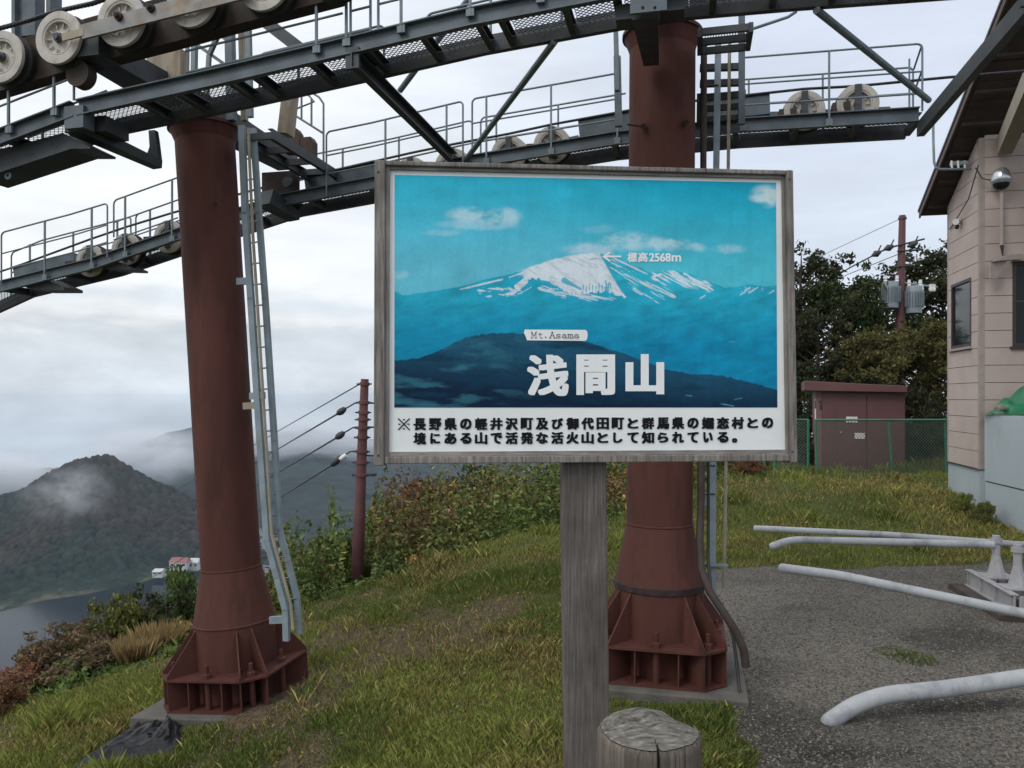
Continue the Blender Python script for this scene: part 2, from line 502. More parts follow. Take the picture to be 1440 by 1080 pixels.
# ------------------------------------------------------------------ ground
RIDGE = np.array([(-60, -20), (-20, 0), (-8, 5.6), (-5, 7.9), (-4, 8.8), (-2.8, 10.8), (-0.5, 12.6), (1.3, 13.2), (2.6, 14.0), (4.3, 16.0), (5.2, 19.5), (6.5, 25), (10, 30), (40, 44), (300, 60)], float)
L_C = np.array((-2.50, 6.98)); C_C = np.array((1.17, 6.25))
def ridge_y(x):
    return np.interp(x, RIDGE[:, 0], RIDGE[:, 1])
def hz(x, y):
    x = np.asarray(x, float); y = np.asarray(y, float)
    k = 0.5
    z = -0.19 * np.log1p(np.exp(np.clip((0.35 - x) / k, -30, 30))) * k
    z = np.where(x < -8, -0.19 * 8.35 + (x + 8) * 0.10, z)
    z = z + 0.5 * sstep(10.3, 17, y) * sstep(0.0, 4.5, x)
    z = z - 0.06 * np.clip(y - 9, 0, 8) * sstep(0.6, -2.5, x)
    d = y - ridge_y(x)
    dd = np.clip(d, 0, None)
    sl = 0.52 - 0.34 * sstep(-4.4, -2.6, x)
    z = z - 0.06 * dd - sl * np.where(dd > 1.2, dd - 1.2 - 1.0 * (1 - np.exp(-np.clip(dd - 1.2, 0, 50))), 0) - (0.56 - sl) * np.clip(dd - 9, 0, None)
    z = z + 0.55 * sstep(4.25, 2.9, y)
    g = gravel(x, y)
    z = z + (1 - g) * (0.10 * (vnoise(x * 0.9, y * 0.9, 3, 3) - 0.5) + 0.05 * (vnoise(x * 3.1, y * 3.1, 5, 3) - 0.5)) * sstep(4.0, 5.0, y)
    z = z + g * 0.02 * (vnoise(x * 1.5, y * 1.5, 9, 3) - 0.5)
    return z
def gravel(x, y):
    x = np.asarray(x, float); y = np.asarray(y, float)
    wob = 0.35 * (vnoise(x * 1.6, y * 1.6, 21, 4) - 0.5)
    left = 1.45 + 0.02 * (y - 5) + wob * 0.7 + 0.30 * sstep(6.3, 7.3, y) + 0.55 * sstep(7.6, 9.8, y)
    far = 10.15 + 0.05 * (x - 3) + wob * 1.6
    return sstep(-0.05, 0.12, x - left) * sstep(-0.1, 0.25, far - y)
def axis_pts(lo, hi, a, b, step, growth):
    c = list(np.arange(a, b + 1e-6, step))
    s = step; p = b
    while p < hi:
        s *= growth; p += s; c.append(p)
    s = step; p = a; pre = []
    while p > lo:
        s *= growth; p -= s; pre.append(p)
    return np.array(pre[::-1] + c)
gx = axis_pts(-900, 900, -7.5, 9.5, 0.09, 1.10)
gy = axis_pts(-300, 720, 3.6, 18, 0.09, 1.10)
GX, GY = np.meshgrid(gx, gy)
GZ = np.maximum(hz(GX, GY), -330)
gm = gravel(GX, GY)
bare = sstep(0.50, 0.66, vnoise(GX * 0.55 + 3, GY * 0.55, 41, 4)) * sstep(3.0, 1.0, GX) * sstep(14, 9, GY)
dirt = vnoise(GX * 5, GY * 5, 31, 5)
c_grass = np.array((0.060, 0.078, 0.022)); c_dirt = np.array((0.105, 0.078, 0.050)); c_grav = np.array((0.135, 0.124, 0.108))
gcol = c_grass + (c_dirt - c_grass) * np.clip(bare * 0.9 + 0.45 * dirt, 0, 1)[..., None]
mottle = (0.72 + 0.56 * vnoise(GX * 0.8, GY * 0.8, 51, 4))
tone = 1.0 + 0.0 * GX
gravc = c_grav * (mottle * tone)[..., None]
wet = sstep(0.62, 0.72, vnoise(GX * 0.45 + 9, GY * 0.45, 77, 4))
gravc = gravc * (1 - 0.45 * wet)[..., None]
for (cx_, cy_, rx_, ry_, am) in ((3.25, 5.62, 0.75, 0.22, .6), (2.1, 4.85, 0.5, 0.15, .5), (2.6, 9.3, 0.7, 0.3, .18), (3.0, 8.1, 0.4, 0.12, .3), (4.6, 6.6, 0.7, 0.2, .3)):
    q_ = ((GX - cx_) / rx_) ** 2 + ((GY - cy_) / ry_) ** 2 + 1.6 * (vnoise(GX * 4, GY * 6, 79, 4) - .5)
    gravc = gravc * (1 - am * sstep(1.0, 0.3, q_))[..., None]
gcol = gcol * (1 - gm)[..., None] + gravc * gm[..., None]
M_ground = bpy.data.materials.new('hill_ground'); M_ground.use_nodes = True
def ground_nodes(m):
    nt = m.node_tree; N = nt.nodes.new; L = nt.links.new
    b = nt.nodes['Principled BSDF']; b.inputs['Roughness'].default_value = 0.95; b.inputs['Specular IOR Level'].default_value = 0.15
    a = N('ShaderNodeAttribute'); a.attribute_name = 'tint'
    t = N('ShaderNodeTexCoord')
    v = N('ShaderNodeTexVoronoi'); v.inputs['Scale'].default_value = 62
    L(t.outputs['Object'], v.inputs['Vector'])
    sepc = N('ShaderNodeSeparateColor'); L(v.outputs['Color'], sepc.inputs[0])
    mr = N('ShaderNodeMapRange'); mr.inputs['To Min'].default_value = 0.5; mr.inputs["To Max"].default_value = 1.5
    L(sepc.outputs[0], mr.inputs['Value'])
    sc = N('ShaderNodeVectorMath'); sc.operation = 'SCALE'
    L(a.outputs['Color'], sc.inputs[0]); L(mr.outputs[0], sc.inputs['Scale'])
    L(sc.outputs[0], b.inputs['Base Color'])
    bp = N('ShaderNodeBump'); bp.invert = True; bp.inputs['Strength'].default_value = 0.9; bp.inputs['Distance'].default_value = 0.015
    L(v.outputs['Distance'], bp.inputs['Height']); L(bp.outputs[0], b.inputs['Normal'])
ground_nodes(M_ground)
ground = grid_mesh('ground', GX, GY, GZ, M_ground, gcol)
tag(ground, 'grassy hilltop with a grey gravel yard', 'ground', kind='structure')

# gravel stones lying proud of the yard
def stones():
    n = 38000
    D = 4.4 + 6.2 * rng.random(n) ** 1.35
    kx = 0.12 + 0.62 * rng.random(n)
    x = kx * D * 1.0; y = D
    keep = gravel(x, y) > 0.5 + 0.4 * (rng.random(n) - 0.5)
    x = x[keep]; y = y[keep]; n = len(x)
    r = 0.0055 + 0.010 * rng.random(n) ** 2
    z = hz(x, y)
    base = np.array([(1, 0, 0), (-0.5, 0.87, 0), (-0.5, -0.87, 0), (0.15, 0.1, 0.8)], float)
    ang = rng.random(n) * 6.283
    ca, sa = np.cos(ang), np.sin(ang)
    P = np.zeros((n, 4, 3))
    for k in range(4):
        bx, by, bz = base[k]
        jx = bx * (0.7 + 0.6 * rng.random(n)); jy = by * (0.7 + 0.6 * rng.random(n))
        P[:, k, 0] = x + r * (jx * ca - jy * sa); P[:, k, 1] = y + r * (jx * sa + jy * ca)
        P[:, k, 2] = z + r * bz * (0.6 + 0.6 * rng.random(n)) - 0.001
    tri = P[:, [[0, 1, 3], [1, 2, 3], [2, 0, 3]], :].reshape(-1, 3)
    g = 0.05 + 0.18 * rng.random(n) ** 1.5
    c = np.stack([g * 1.06, g * 0.98, g * 0.87], -1)
    cols = np.repeat(c, 9, 0)
    m = mat('stone_chips', None, 0.9, attr='tint', var=0.0, spec=0.2)
    o = np_mesh('gravel', tri, 3, cols, m)
    tag(o, 'loose grey stone chips scattered over the yard', 'gravel', kind='stuff')
stones()

# grass
def clear_of_pads(x, y):
    ok = np.ones(len(x), bool)
    for c, h in ((L_C, 0.60), (C_C, 0.60)):
        du = (x - c[0]) * 0.9745 - (y - c[1]) * 0.2241; dv = (x - c[0]) * 0.2241 + (y - c[1]) * 0.9745
        ok &= ~((np.abs(du) < h) & (np.abs(dv) < h))
    return ok
SHEET = [at(100, 1075, 6.2), at(150, 1022, 6.55), at(205, 985, 7.0), at(238, 975, 7.2), at(252, 1006, 6.75), at(258, 1042, 6.3), at(252, 1072, 6.05), at(180, 1092, 5.95), at(140, 1085, 6.0)]
def in_poly(x, y, poly):
    r = np.zeros(len(x), bool); n = len(poly)
    for i in range(n):
        x0, y0 = poly[i][0], poly[i][1]; x1, y1 = poly[i - 1][0], poly[i - 1][1]
        c = ((y0 > y) != (y1 > y)) & (x < (x1 - x0) * (y - y0) / (y1 - y0 + 1e-12) + x0)
        r ^= c
    return r
def grass():
    n = 640000
    D = 4.3 * (20.5 / 4.3) ** (rng.random(n) ** 1.15)
    kx = -0.70 + 1.42 * rng.random(n)
    x = kx * D; y = D
    g = gravel(x, y)
    keep = (g < 0.35 + 0.3 * (rng.random(n) - 0.5)) & clear_of_pads(x, y) & (y - ridge_y(x) < 0.5) & ~in_poly(x, y, SHEET)
    b = sstep(0.50, 0.66, vnoise(x * 0.55 + 3, y * 0.55, 41, 4)) * sstep(3.0, 1.0, x) * sstep(14, 9, y)
    keep &= rng.random(n) > b * 0.85
    clump = vnoise(x * 2.6, y * 2.6, 61, 3)
    keep &= rng.random(n) < 0.35 + 1.4 * clump
    x = x[keep]; y = y[keep]; clump = clump[keep]; n = len(x)
    # a few sprouts in the gravel
    z = hz(x, y)
    tall = vnoise(x * 0.7 + 5, y * 0.7, 71, 3)
    h = (0.022 + 0.066 * rng.random(n) ** 1.8) * (0.4 + 1.2 * clump) * (0.42 + 0.75 * tall + 1.3 * sstep(0.60, 0.78, vnoise(x * 1.7, y * 1.7, 73, 3))) * (0.8 + 0.04 * y)
    h = h * (1 - 0.62 * np.exp(-(((x - 1.05) / 0.75) ** 2 + ((y - 5.45) / 0.45) ** 2)))
    w = (0.0013 + 0.0016 * rng.random(n)) * (0.55 + 0.11 * y)
    a = rng.random(n) * 6.283; lean = (0.15 + 0.75 * rng.random(n)) * h
    a2 = rng.random(n) * 6.283
    dx, dy = np.cos(a), np.sin(a)
    P = np.zeros((n, 4, 3))
    P[:, 0] = np.stack([x - dx * w, y - dy * w, z - 0.004], -1)
    P[:, 1] = np.stack([x + dx * w, y + dy * w, z - 0.004], -1)
    lx, ly = np.cos(a2) * lean, np.sin(a2) * lean
    P[:, 2] = np.stack([x + lx * 0.42 + dx * w * 0.8, y + ly * 0.42 + dy * w * 0.8, z + h * 0.62], -1)
    P[:, 3] = np.stack([x + lx, y + ly, z + h], -1)
    tone = vnoise(x * 0.5, y * 0.5, 81, 4); dry = vnoise(x * 0.9 + 7, y * 0.9, 91, 4)
    r1 = rng.random(n)
    green = np.array((0.118, 0.160, 0.040)); lush = np.array((0.235, 0.265, 0.066)); straw = np.array((0.40, 0.34, 0.13)); rusty = np.array((0.20, 0.13, 0.06))
    t = sstep(0.35, 0.65, tone)[:, None]
    c = green * (1 - t) + lush * t
    s = (sstep(0.50, 0.72, dry) * 0.48 + 0.12)
    pick = r1 < s
    c = np.where(pick[:, None], straw * (0.6 + 0.6 * rng.random(n))[:, None], c)
    pick2 = (rng.random(n) < 0.22 * sstep(0.52, 0.7, dry))
    c = np.where(pick2[:, None], rusty, c)
    c = c * (0.55 + 0.9 * rng.random(n))[:, None]
    m = mat('grass_blades', None, 0.7, attr='tint', var=0.0, trans=0.25, spec=0.06)
    o = np_mesh('grass', P.reshape(-1, 3), 4, np.repeat(c, 4, 0), m)
    tag(o, 'green and straw coloured grass covering the hilltop', 'grass', kind='stuff')
grass()

# ------------------------------------------------------------------ lake and far hills
M_water = mat('lake_water', (0.008, 0.013, 0.020), 0.16, var=0.0, spec=0.13)
M_water.node_tree.nodes['Principled BSDF'].inputs['IOR'].default_value = 1.33
lk = MB().add([(-2600, 420, -290), (900, 420, -290), (900, 2350, -290), (-2600, 2350, -290)], [(0, 1, 2, 3)])
lake = lk.build('lake', M_water); tag(lake, 'dark calm lake far below the hill', 'lake', kind='structure')

M_forest = mat('autumn_forest', None, 0.95, attr='tint', var=0.25, vscale=0.03, spec=0.1)
def prof(pts, D):
    return np.array([((p[0] - CX) / F * D, EYE - (p[1] - HY) / F * D) for p in pts])
def mountain():
    D0 = 1530.0
    crestp = np.array([(-700, 745), (-400, 735), (-150, 722), (0, 704), (30, 695), (70, 668), (110, 651), (140, 645), (160, 647), (185, 663), (215, 679), (250, 695), (290, 717), (330, 748), (380, 785), (430, 800), (480, 810)], float)
    shorep = np.array([(-700, 960), (-300, 900), (0, 862), (60, 846), (120, 837), (200, 819), (240, 808), (290, 803), (400, 797), (480, 812)], float)
    px = np.linspace(-420, 470, 760)
    tt = np.linspace(-0.05, 1.0, 300)
    tt = np.concatenate([tt, np.linspace(1.01, 1.6, 30)])
    PXg, T = np.meshgrid(px, tt)
    crest = EYE - (np.interp(PXg, crestp[:, 0], crestp[:, 1]) - HY) / F * D0
    sh_px = np.interp(PXg, shorep[:, 0], shorep[:, 1])
    shore = 292.2 * F / (sh_px - HY)
    Y = shore + (D0 - shore) * T
    X = (PXg - CX) / F * Y
    tc_ = np.clip(T, 0, 1)
    up = np.where(T <= 1, 0.10 * tc_ + 0.90 * tc_ ** 1.35, 1 - 0.6 * (T - 1))
    gul = vnoise(X / 130, Y / 260, 11, 5) - 0.5
    Z = -291 + (crest + 291) * up + np.where(T < 0, T * 30, 0)
    Z = Z + gul * 34 * np.clip(T * 1.6, 0, 1) * np.clip(1.12 - T, 0.06, 1)
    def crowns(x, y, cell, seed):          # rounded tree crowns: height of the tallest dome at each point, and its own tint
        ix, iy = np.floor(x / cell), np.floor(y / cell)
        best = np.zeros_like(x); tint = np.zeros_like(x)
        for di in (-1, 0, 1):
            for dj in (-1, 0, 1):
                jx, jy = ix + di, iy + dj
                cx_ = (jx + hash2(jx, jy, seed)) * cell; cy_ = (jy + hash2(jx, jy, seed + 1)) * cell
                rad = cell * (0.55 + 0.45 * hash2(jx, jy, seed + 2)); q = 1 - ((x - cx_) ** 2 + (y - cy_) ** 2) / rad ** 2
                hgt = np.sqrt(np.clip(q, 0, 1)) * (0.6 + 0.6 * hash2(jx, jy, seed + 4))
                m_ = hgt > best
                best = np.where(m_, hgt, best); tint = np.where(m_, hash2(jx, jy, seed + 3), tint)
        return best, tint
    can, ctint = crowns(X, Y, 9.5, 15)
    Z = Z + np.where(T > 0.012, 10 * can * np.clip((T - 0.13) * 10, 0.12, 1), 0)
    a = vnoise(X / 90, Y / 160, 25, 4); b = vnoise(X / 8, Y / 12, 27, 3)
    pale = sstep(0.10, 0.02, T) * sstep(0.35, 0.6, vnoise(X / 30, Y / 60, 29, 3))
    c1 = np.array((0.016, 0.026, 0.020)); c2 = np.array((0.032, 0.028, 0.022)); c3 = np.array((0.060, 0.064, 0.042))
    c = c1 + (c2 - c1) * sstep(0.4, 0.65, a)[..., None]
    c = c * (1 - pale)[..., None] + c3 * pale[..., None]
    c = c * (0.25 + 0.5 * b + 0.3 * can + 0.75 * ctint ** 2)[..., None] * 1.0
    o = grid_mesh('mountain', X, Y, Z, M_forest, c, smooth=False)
    tag(o, 'dark wooded mountain with a rounded top across the lake', 'mountain', kind='structure')
mountain()
def far_hills():
    D0 = 3300.0
    crestp = np.array([(-900, 700), (-200, 700), (150, 680), (200, 628), (235, 612), (275, 604), (330, 600), (390, 612), (440, 606), (500, 625), (560, 634), (640, 640), (720, 644), (800, 650), (1100, 680), (2200, 690)], float)
    shorep = np.array([(-900, 705), (300, 705), (420, 775), (480, 800), (2200, 800)], float)
    px = np.linspace(-700, 1900, 420)
    tt = np.concatenate([np.linspace(-0.03, 1.0, 150), np.linspace(1.02, 1.5, 14)])
    PXg, T = np.meshgrid(px, tt)
    crest = EYE - (np.interp(PXg, crestp[:, 0], crestp[:, 1]) - HY) / F * D0
    shore = 292.2 * F / (np.interp(PXg, shorep[:, 0], shorep[:, 1]) - HY)
    Y = shore + (D0 - shore) * T
    X = (PXg - CX) / F * Y
    tc_ = np.clip(T, 0, 1)
    up = np.where(T <= 1, tc_ ** 1.2, 1 - 0.6 * (T - 1))
    Z = -292 + (crest + 292) * up + np.where(T < 0, T * 100, 0)
    Z = Z + 130 * (vnoise(X / 420, Y / 420, 33, 5) - 0.5) * np.clip(T, 0, 1) * np.clip(1.2 - T, 0.1, 1) + 14 * vnoise(X / 20, Y / 30, 35, 3) * np.clip(T * 20, 0, 1)
    b = vnoise(X / 60, Y / 90, 37, 4)
    c = np.array((0.022, 0.030, 0.028)) * (0.4 + 1.2 * b)[..., None]
    o = grid_mesh('hills', X, Y, Z, M_forest, c, smooth=False)
    tag(o, 'blue far hills fading into low cloud', 'hills', kind='structure')
far_hills()

# lakeside houses
def house(px0, px1, py0, py1, D, wallm, roofm, label, depth=16, windows=3):
    a = at(px0, py1, D); b = at(px1, py1, D); t = at(px0, py0, D)
    w = b.x - a.x; h = t.z - a.z
    root = thing('lakeside_house', ((a.x + b.x) / 2, D + depth / 2, a.z), label, 'house', 'white houses on the far lake shore')
    MB().box(a.x, b.x, D, D + depth, a.z - 4, a.z + h * 0.6).build('wall', wallm, root)
    r = MB(); e = w * 0.06
    z0 = a.z + h * 0.6 + 0.02; z1 = a.z + h
    r.add([(a.x - e, D - 1, z0), (b.x + e, D - 1, z0), (b.x + e, D + depth + 1, z0), (a.x - e, D + depth + 1, z0), (a.x - e + w * .1, D + depth / 2, z1), (b.x + e - w * .1, D + depth / 2, z1)],
          [(0, 1, 5, 4), (2, 3, 4, 5), (0, 4, 3), (1, 2, 5), (3, 2, 1, 0)])
    r.build('roof', roofm, root)
    for k in range(windows):
        x = a.x + w * (k + 0.5) / windows
        MB().box(x - w / windows * 0.25, x + w / windows * 0.25, D - 0.12, D - 0.02, a.z + h * 0.2, a.z + h * 0.42).build('window', M_glass, root)
M_hw = mat('white_house_wall', (0.50, 0.50, 0.49), 0.7, var=0.05, vscale=0.2)
M_hr = mat('red_house_roof', (0.26, 0.085, 0.085), 0.6, var=0.1, vscale=0.3)
M_hg = mat('grey_house_roof', (0.48, 0.49, 0.50), 0.6, var=0.1, vscale=0.3)
house(238, 262, 785, 799, 1268, M_hw, M_hr, 'white lakeside building with a faded red roof')
house(265, 278, 786, 799, 1282, M_hw, M_hg, 'pale grey roofed lakeside house just right of the red roofed building', windows=2)
house(214, 228, 801, 809, 1236, M_hw, M_hg, 'small low white house nearest the dark lake water', windows=2)
# ------------------------------------------------------------------ ropeway towers
def axes_for(base, top):
    az = (top - base).normalized()
    ax = (UU - az * UU.dot(az)).normalized()
    ay = az.cross(ax)
    return ax, ay, az
def tower(base, top, label, mark):
    root = thing('ropeway_tower', base, label, 'ropeway tower', 'maroon steel towers carrying the ropeway')
    ax, ay, az = axes_for(base, top)
    H = (top - base).length
    W = lambda x, y, z: base + ax * x + ay * y + az * z
    R = 0.262
    c = MB()
    c.lathe(base, az, [(0.355, 0.02), (0.355, 0.66), (0.362, 0.665), (0.362, 0.675), (0.355, 0.68), (R + 0.004, 1.14), (R + 0.008, 1.145), (R + 0.008, 1.155), (R, 1.16), (R, H - 0.02)], 56)
    c.build('column', M_maroon, root, smooth=True)
    if mark:
        MB().lathe(base, az, [(0.360, 0.645), (0.3655, 0.65), (0.3655, 0.695), (0.354, 0.70)], 56).build('weld_band', M_maroon_rust, root, smooth=True)
    cap = MB().lathe(W(0, 0, H - 0.10), az, [(R + 0.002, -0.06), (R + 0.012, -0.03), (R + 0.040, 0.04), (R + 0.058, 0.045), (R + 0.058, 0.072), (R + 0.03, 0.075), (0.0, 0.075)], 56)
    cap.build('head_flange', M_maroon, root, smooth=True)
    zt, zb = 0.27, 0.02          # upper plate and floor plate levels
    h, ch = 0.52, 0.16
    octp = [(-h + ch, -h), (h - ch, -h), (h, -h + ch), (h, h - ch), (h - ch, h), (-h + ch, h), (-h, h - ch), (-h, -h + ch)]
    MB().prism([W(x, y, zt) for x, y in octp], az * 0.018).build('base_plate', M_maroon, root)
    MB().prism([W(x * 1.0, y * 1.0, zb - 0.015) for x, y in octp], az * 0.014).build('floor_plate', M_maroon, root)
    dirs = [(-h + ch, -h), (h - ch, -h), (h, -h + ch), (h, h - ch), (h - ch, h), (-h + ch, h), (-h, h - ch), (-h, -h + ch)]
    for k, (x, y) in enumerate(dirs):
        l = math.hypot(x, y); ux, uy = x / l, y / l
        r0 = 0.345; r1 = l - 0.012
        q = ax * (-uy) + ay * ux
        p = [W(ux * r0, uy * r0, zt + 0.018), W(ux * r1, uy * r1, zt + 0.018), W(ux * r1, uy * r1, zt + 0.04), W(ux * (r0 + 0.004), uy * (r0 + 0.004), zt + 0.385)]
        MB().prism([v - q * 0.006 for v in p], q * 0.012).build('gusset', M_maroon, root)
        p = [W(ux * r0, uy * r0, zb), W(ux * r1, uy * r1, zb), W(ux * r1, uy * r1, zt), W(ux * r0, uy * r0, zt)]
        MB().prism([v - q * 0.006 for v in p], q * 0.012).build('stiffener', M_maroon, root)
    for sx in (-1, 1):
        for sy in (-1, 1):
            pass
    for (x, y) in [(0, -0.45), (0.45, 0), (0, 0.45), (-0.45, 0), (0.42, -0.42), (-0.42, -0.42), (0.42, 0.42), (-0.42, 0.42)]:
        if abs(x) == abs(y) and abs(x) > 0.41:
            x *= 0.9; y *= 0.9
        b = MB()
        b.tube([W(x, y, zb), W(x, y, zt - 0.001)], 0.026, 12)
        b.lathe(W(x, y, zt + 0.019), az, [(0.0, 0), (0.040, 0), (0.040, 0.034), (0.034, 0.038), (0.019, 0.040), (0.019, 0.105), (0.014, 0.11), (0.0, 0.11)], 6)
        b.build('anchor_bolt', M_maroon, root)
    for s in (-0.16, 0.16):
        for sy in (-1, 1):
            y0 = sy * 0.36; y1 = sy * 0.505
            MB().prism([W(s, y0, zb), W(s, y1, zb), W(s, y1, zt), W(s, y0, zt)], ax * 0.010).build('stiffener', M_maroon, root)
    return root, W, H

# centre tower
C_base = PV(926, 936, 6.41); C_top = PV(931.5, 44, 6.41)
L_base = PV(336, 974, 6.41); L_top = PV(287, 176, 6.41)
c_root, CW, CH = tower(C_base, C_top, 'maroon tower column standing beside the gravel yard behind the mountain sign', True)
l_root, LW, LH = tower(L_base, L_top, 'leaning maroon tower column on the grass slope left of the sign', False)
# little step bolts and fittings on the columns
MB().tube([PV(905, 178, 6.15), PV(882, 175, 6.12)], 0.008, 8).build('step_bolt', M_maroon_rust, c_root)
MB().tube([PV(905, 178, 6.17), PV(905, 178, 6.11)], 0.022, 10).build('step_bolt', M_maroon_rust, c_root)
MB().tube([PV(964, 172, 6.22), PV(965, 172, 6.13)], 0.020, 10).build('step_bolt', M_maroon_rust, c_root)
MB().tube([PV(303, 287, 6.2), PV(303, 287, 6.13)], 0.016, 10).build('step_bolt', M_maroon_rust, l_root)

def pad(W, label, x0, x1, y0, y1, z0, z1):
    b = MB(); n = 5
    p = [W(x, y, z) for z in (z0, z1) for (x, y) in ((x0, y0), (x1, y0), (x1, y1), (x0, y1))]
    b.add(p, [(3, 2, 1, 0), (4, 5, 6, 7), (0, 1, 5, 4), (1, 2, 6, 5), (2, 3, 7, 6), (3, 0, 4, 7)])
    o = b.build('concrete_footing', M_concrete, bevel=0.012)
    tag(o, label, 'concrete footing', 'concrete footings of the towers')
pad(CW, 'concrete footing under the tower beside the gravel yard', -0.66, 0.66, -0.62, 0.62, -0.5, 0.004)
pad(LW, 'concrete footing under the leaning tower on the grass slope', -0.66, 0.74, -0.62, 0.70, -0.7, 0.004)

# black hose and flat cable guard at the foot of the centre tower
hs = [PV(985, 560, 6.3), PV(986, 700, 6.3), PV(984, 760, 6.22), PV(986, 800, 6.12), PV(998, 832, 6.05), PV(1018, 862, 6.0), PV(1036, 890, 5.98), PV(1046, 915, 5.97), PV(1049, 938, 5.97)]
o = MB().tube(hs, 0.030, 10).build('cable_hose', mat('faded_brown_hose', (0.040, 0.027, 0.023), 0.7, var=0.3, vscale=10), smooth=True)
tag(o, 'brown cable hose bending down the base of the tower by the gravel', 'hose')
hs = [PV(996, 640, 6.45), PV(996, 790, 6.4), PV(1000, 830, 6.25), PV(1022, 862, 6.1), PV(1032, 900, 6.05), PV(1038, 950, 6.0), PV(1040, 972, 5.95)]
o = MB().tube(hs, 0.013, 8).build('cable', M_black, smooth=True)
tag(o, 'thin black cable lying over the tower footing by the gravel', 'cable')

# ---- cross arms on the tower heads
def arm(root, uc, z, v0, v1, w0, w1, h, name='crossarm', m=None):
    a = UVZ(uc, v0, z); b = UVZ(uc, v1, z)
    mid = UVZ(uc, 6.41, z)
    MB().beam(a, mid, w0, h * 0.8, w1=w1, h1=h).beam(mid, b, w1, h, w1=w0, h1=h * 0.8).build(name, m or M_darksteel, root)
lu = toU(L_top); lz = L_top.z
arm(l_root, lu, lz + 0.10, 4.95, 7.95, 0.24, 0.34, 0.20)
cu = toU(C_top); cz = C_top.z
arm(c_root, cu, cz + 0.10, 4.95, 7.95, 0.24, 0.34, 0.20)
# hanging arm in front of the centre column
p0 = PV(907, 8, 5.1); p1 = PV(916, 82, 6.05)
MB().beam(p0, p1, 0.17, 0.16, w1=0.115, h1=0.11).build('hanger_arm', M_darksteel, c_root)
pl = MB().obox(PV(912, 1, 5.03), UU * 0.115, VV * 0.012, ZZ * 0.075)
pl.build('bolted_plate', M_steel, c_root)
for dx in (-8, 9):
    MB().tube([PV(912 + dx, 11, 4.96), PV(912 + dx, 11, 4.93)], 0.011, 6).build('bolt', M_maroon_rust, c_root)
MB().obox(PV(945, 12, 5.25), UU * 0.08, VV * 0.08, ZZ * 0.05).build('bracket', M_darksteel, c_root)
MB().obox(PV(882, 24, 5.25), UU * 0.07, VV * 0.08, ZZ * 0.05).build('bracket', M_darksteel, c_root)

# ------------------------------------------------------------------ walkways
VA, VB, VC, VD = 5.118, 5.51, 7.40, 7.82
def prof_uz(pts, V):
    q = [PV(x, y, V) for x, y in pts]
    return np.array([(toU(p), p.z) for p in q])
NEAR = prof_uz([(-120, 244), (-40, 211), (106, 155), (112, 153.5), (300, 112), (480, 70), (660, 27)], VA)
_r = prof_uz([(893, 35), (969, 24), (1120, 11), (1273, 0), (1420, -11), (1540, -20)], VB); _r[:, 1] += 0.06
NEAR = np.vstack([NEAR, _r])
FAR = prof_uz([(-100, 448), (-60, 432), (0, 404), (60, 389), (130, 372), (241, 334), (393, 283), (526, 258), (663, 228), (790, 208), (863, 196), (1044, 177), (1294, 162)], VC)
def zat(P, u):
    return float(np.interp(u, P[:, 0], P[:, 1]))
BH = 0.125
def grating(P, u0, u1, v0, v1, z_off, pitch=0.040, t=0.0022):
    b = MB(); w = v1 - v0
    n = int((u1 - u0 + w) / pitch)
    for s in (0, 1):
        for i in range(n):
            ua = u0 + i * pitch - (w if s == 0 else 0); ub = ua + w
            if s == 1:
                ua, ub = ua, ua - w
            # clip to the panel
            pa, pb = (ua, v0), (ub, v1)
            def clip(p, q):
                (x0, y0), (x1, y1) = p, q
                for lim, sg in ((u0, 1), (u1, -1)):
                    d0 = sg * (x0 - lim); d1 = sg * (x1 - lim)
                    if d0 < 0 and d1 < 0: return None
                    if d0 < 0:
                        f = d0 / (d0 - d1); x0, y0 = x0 + (x1 - x0) * f, y0 + (y1 - y0) * f
                    elif d1 < 0:
                        f = d0 / (d0 - d1); x1, y1 = x0 + (x1 - x0) * f, y0 + (y1 - y0) * f
                return (x0, y0), (x1, y1)
            r = clip(pa, pb)
            if r is None: continue
            (xa, ya), (xb, yb) = r
            if abs(xa - xb) < 0.004: continue
            A = UVZ(xa, ya, zat(P, xa) + z_off); B = UVZ(xb, yb, zat(P, xb) + z_off)
            dd = Vector((-(B - A).y, (B - A).x, 0)).normalized() * t
            b.add([A - dd, A + dd, B + dd, B - dd, A - dd + ZZ * 0.004, A + dd + ZZ * 0.004, B + dd + ZZ * 0.004, B - dd + ZZ * 0.004],
                  [(3, 2, 1, 0), (4, 5, 6, 7), (0, 1, 5, 4), (2, 3, 7, 6), (1, 2, 6, 5), (3, 0, 4, 7)])
    return b
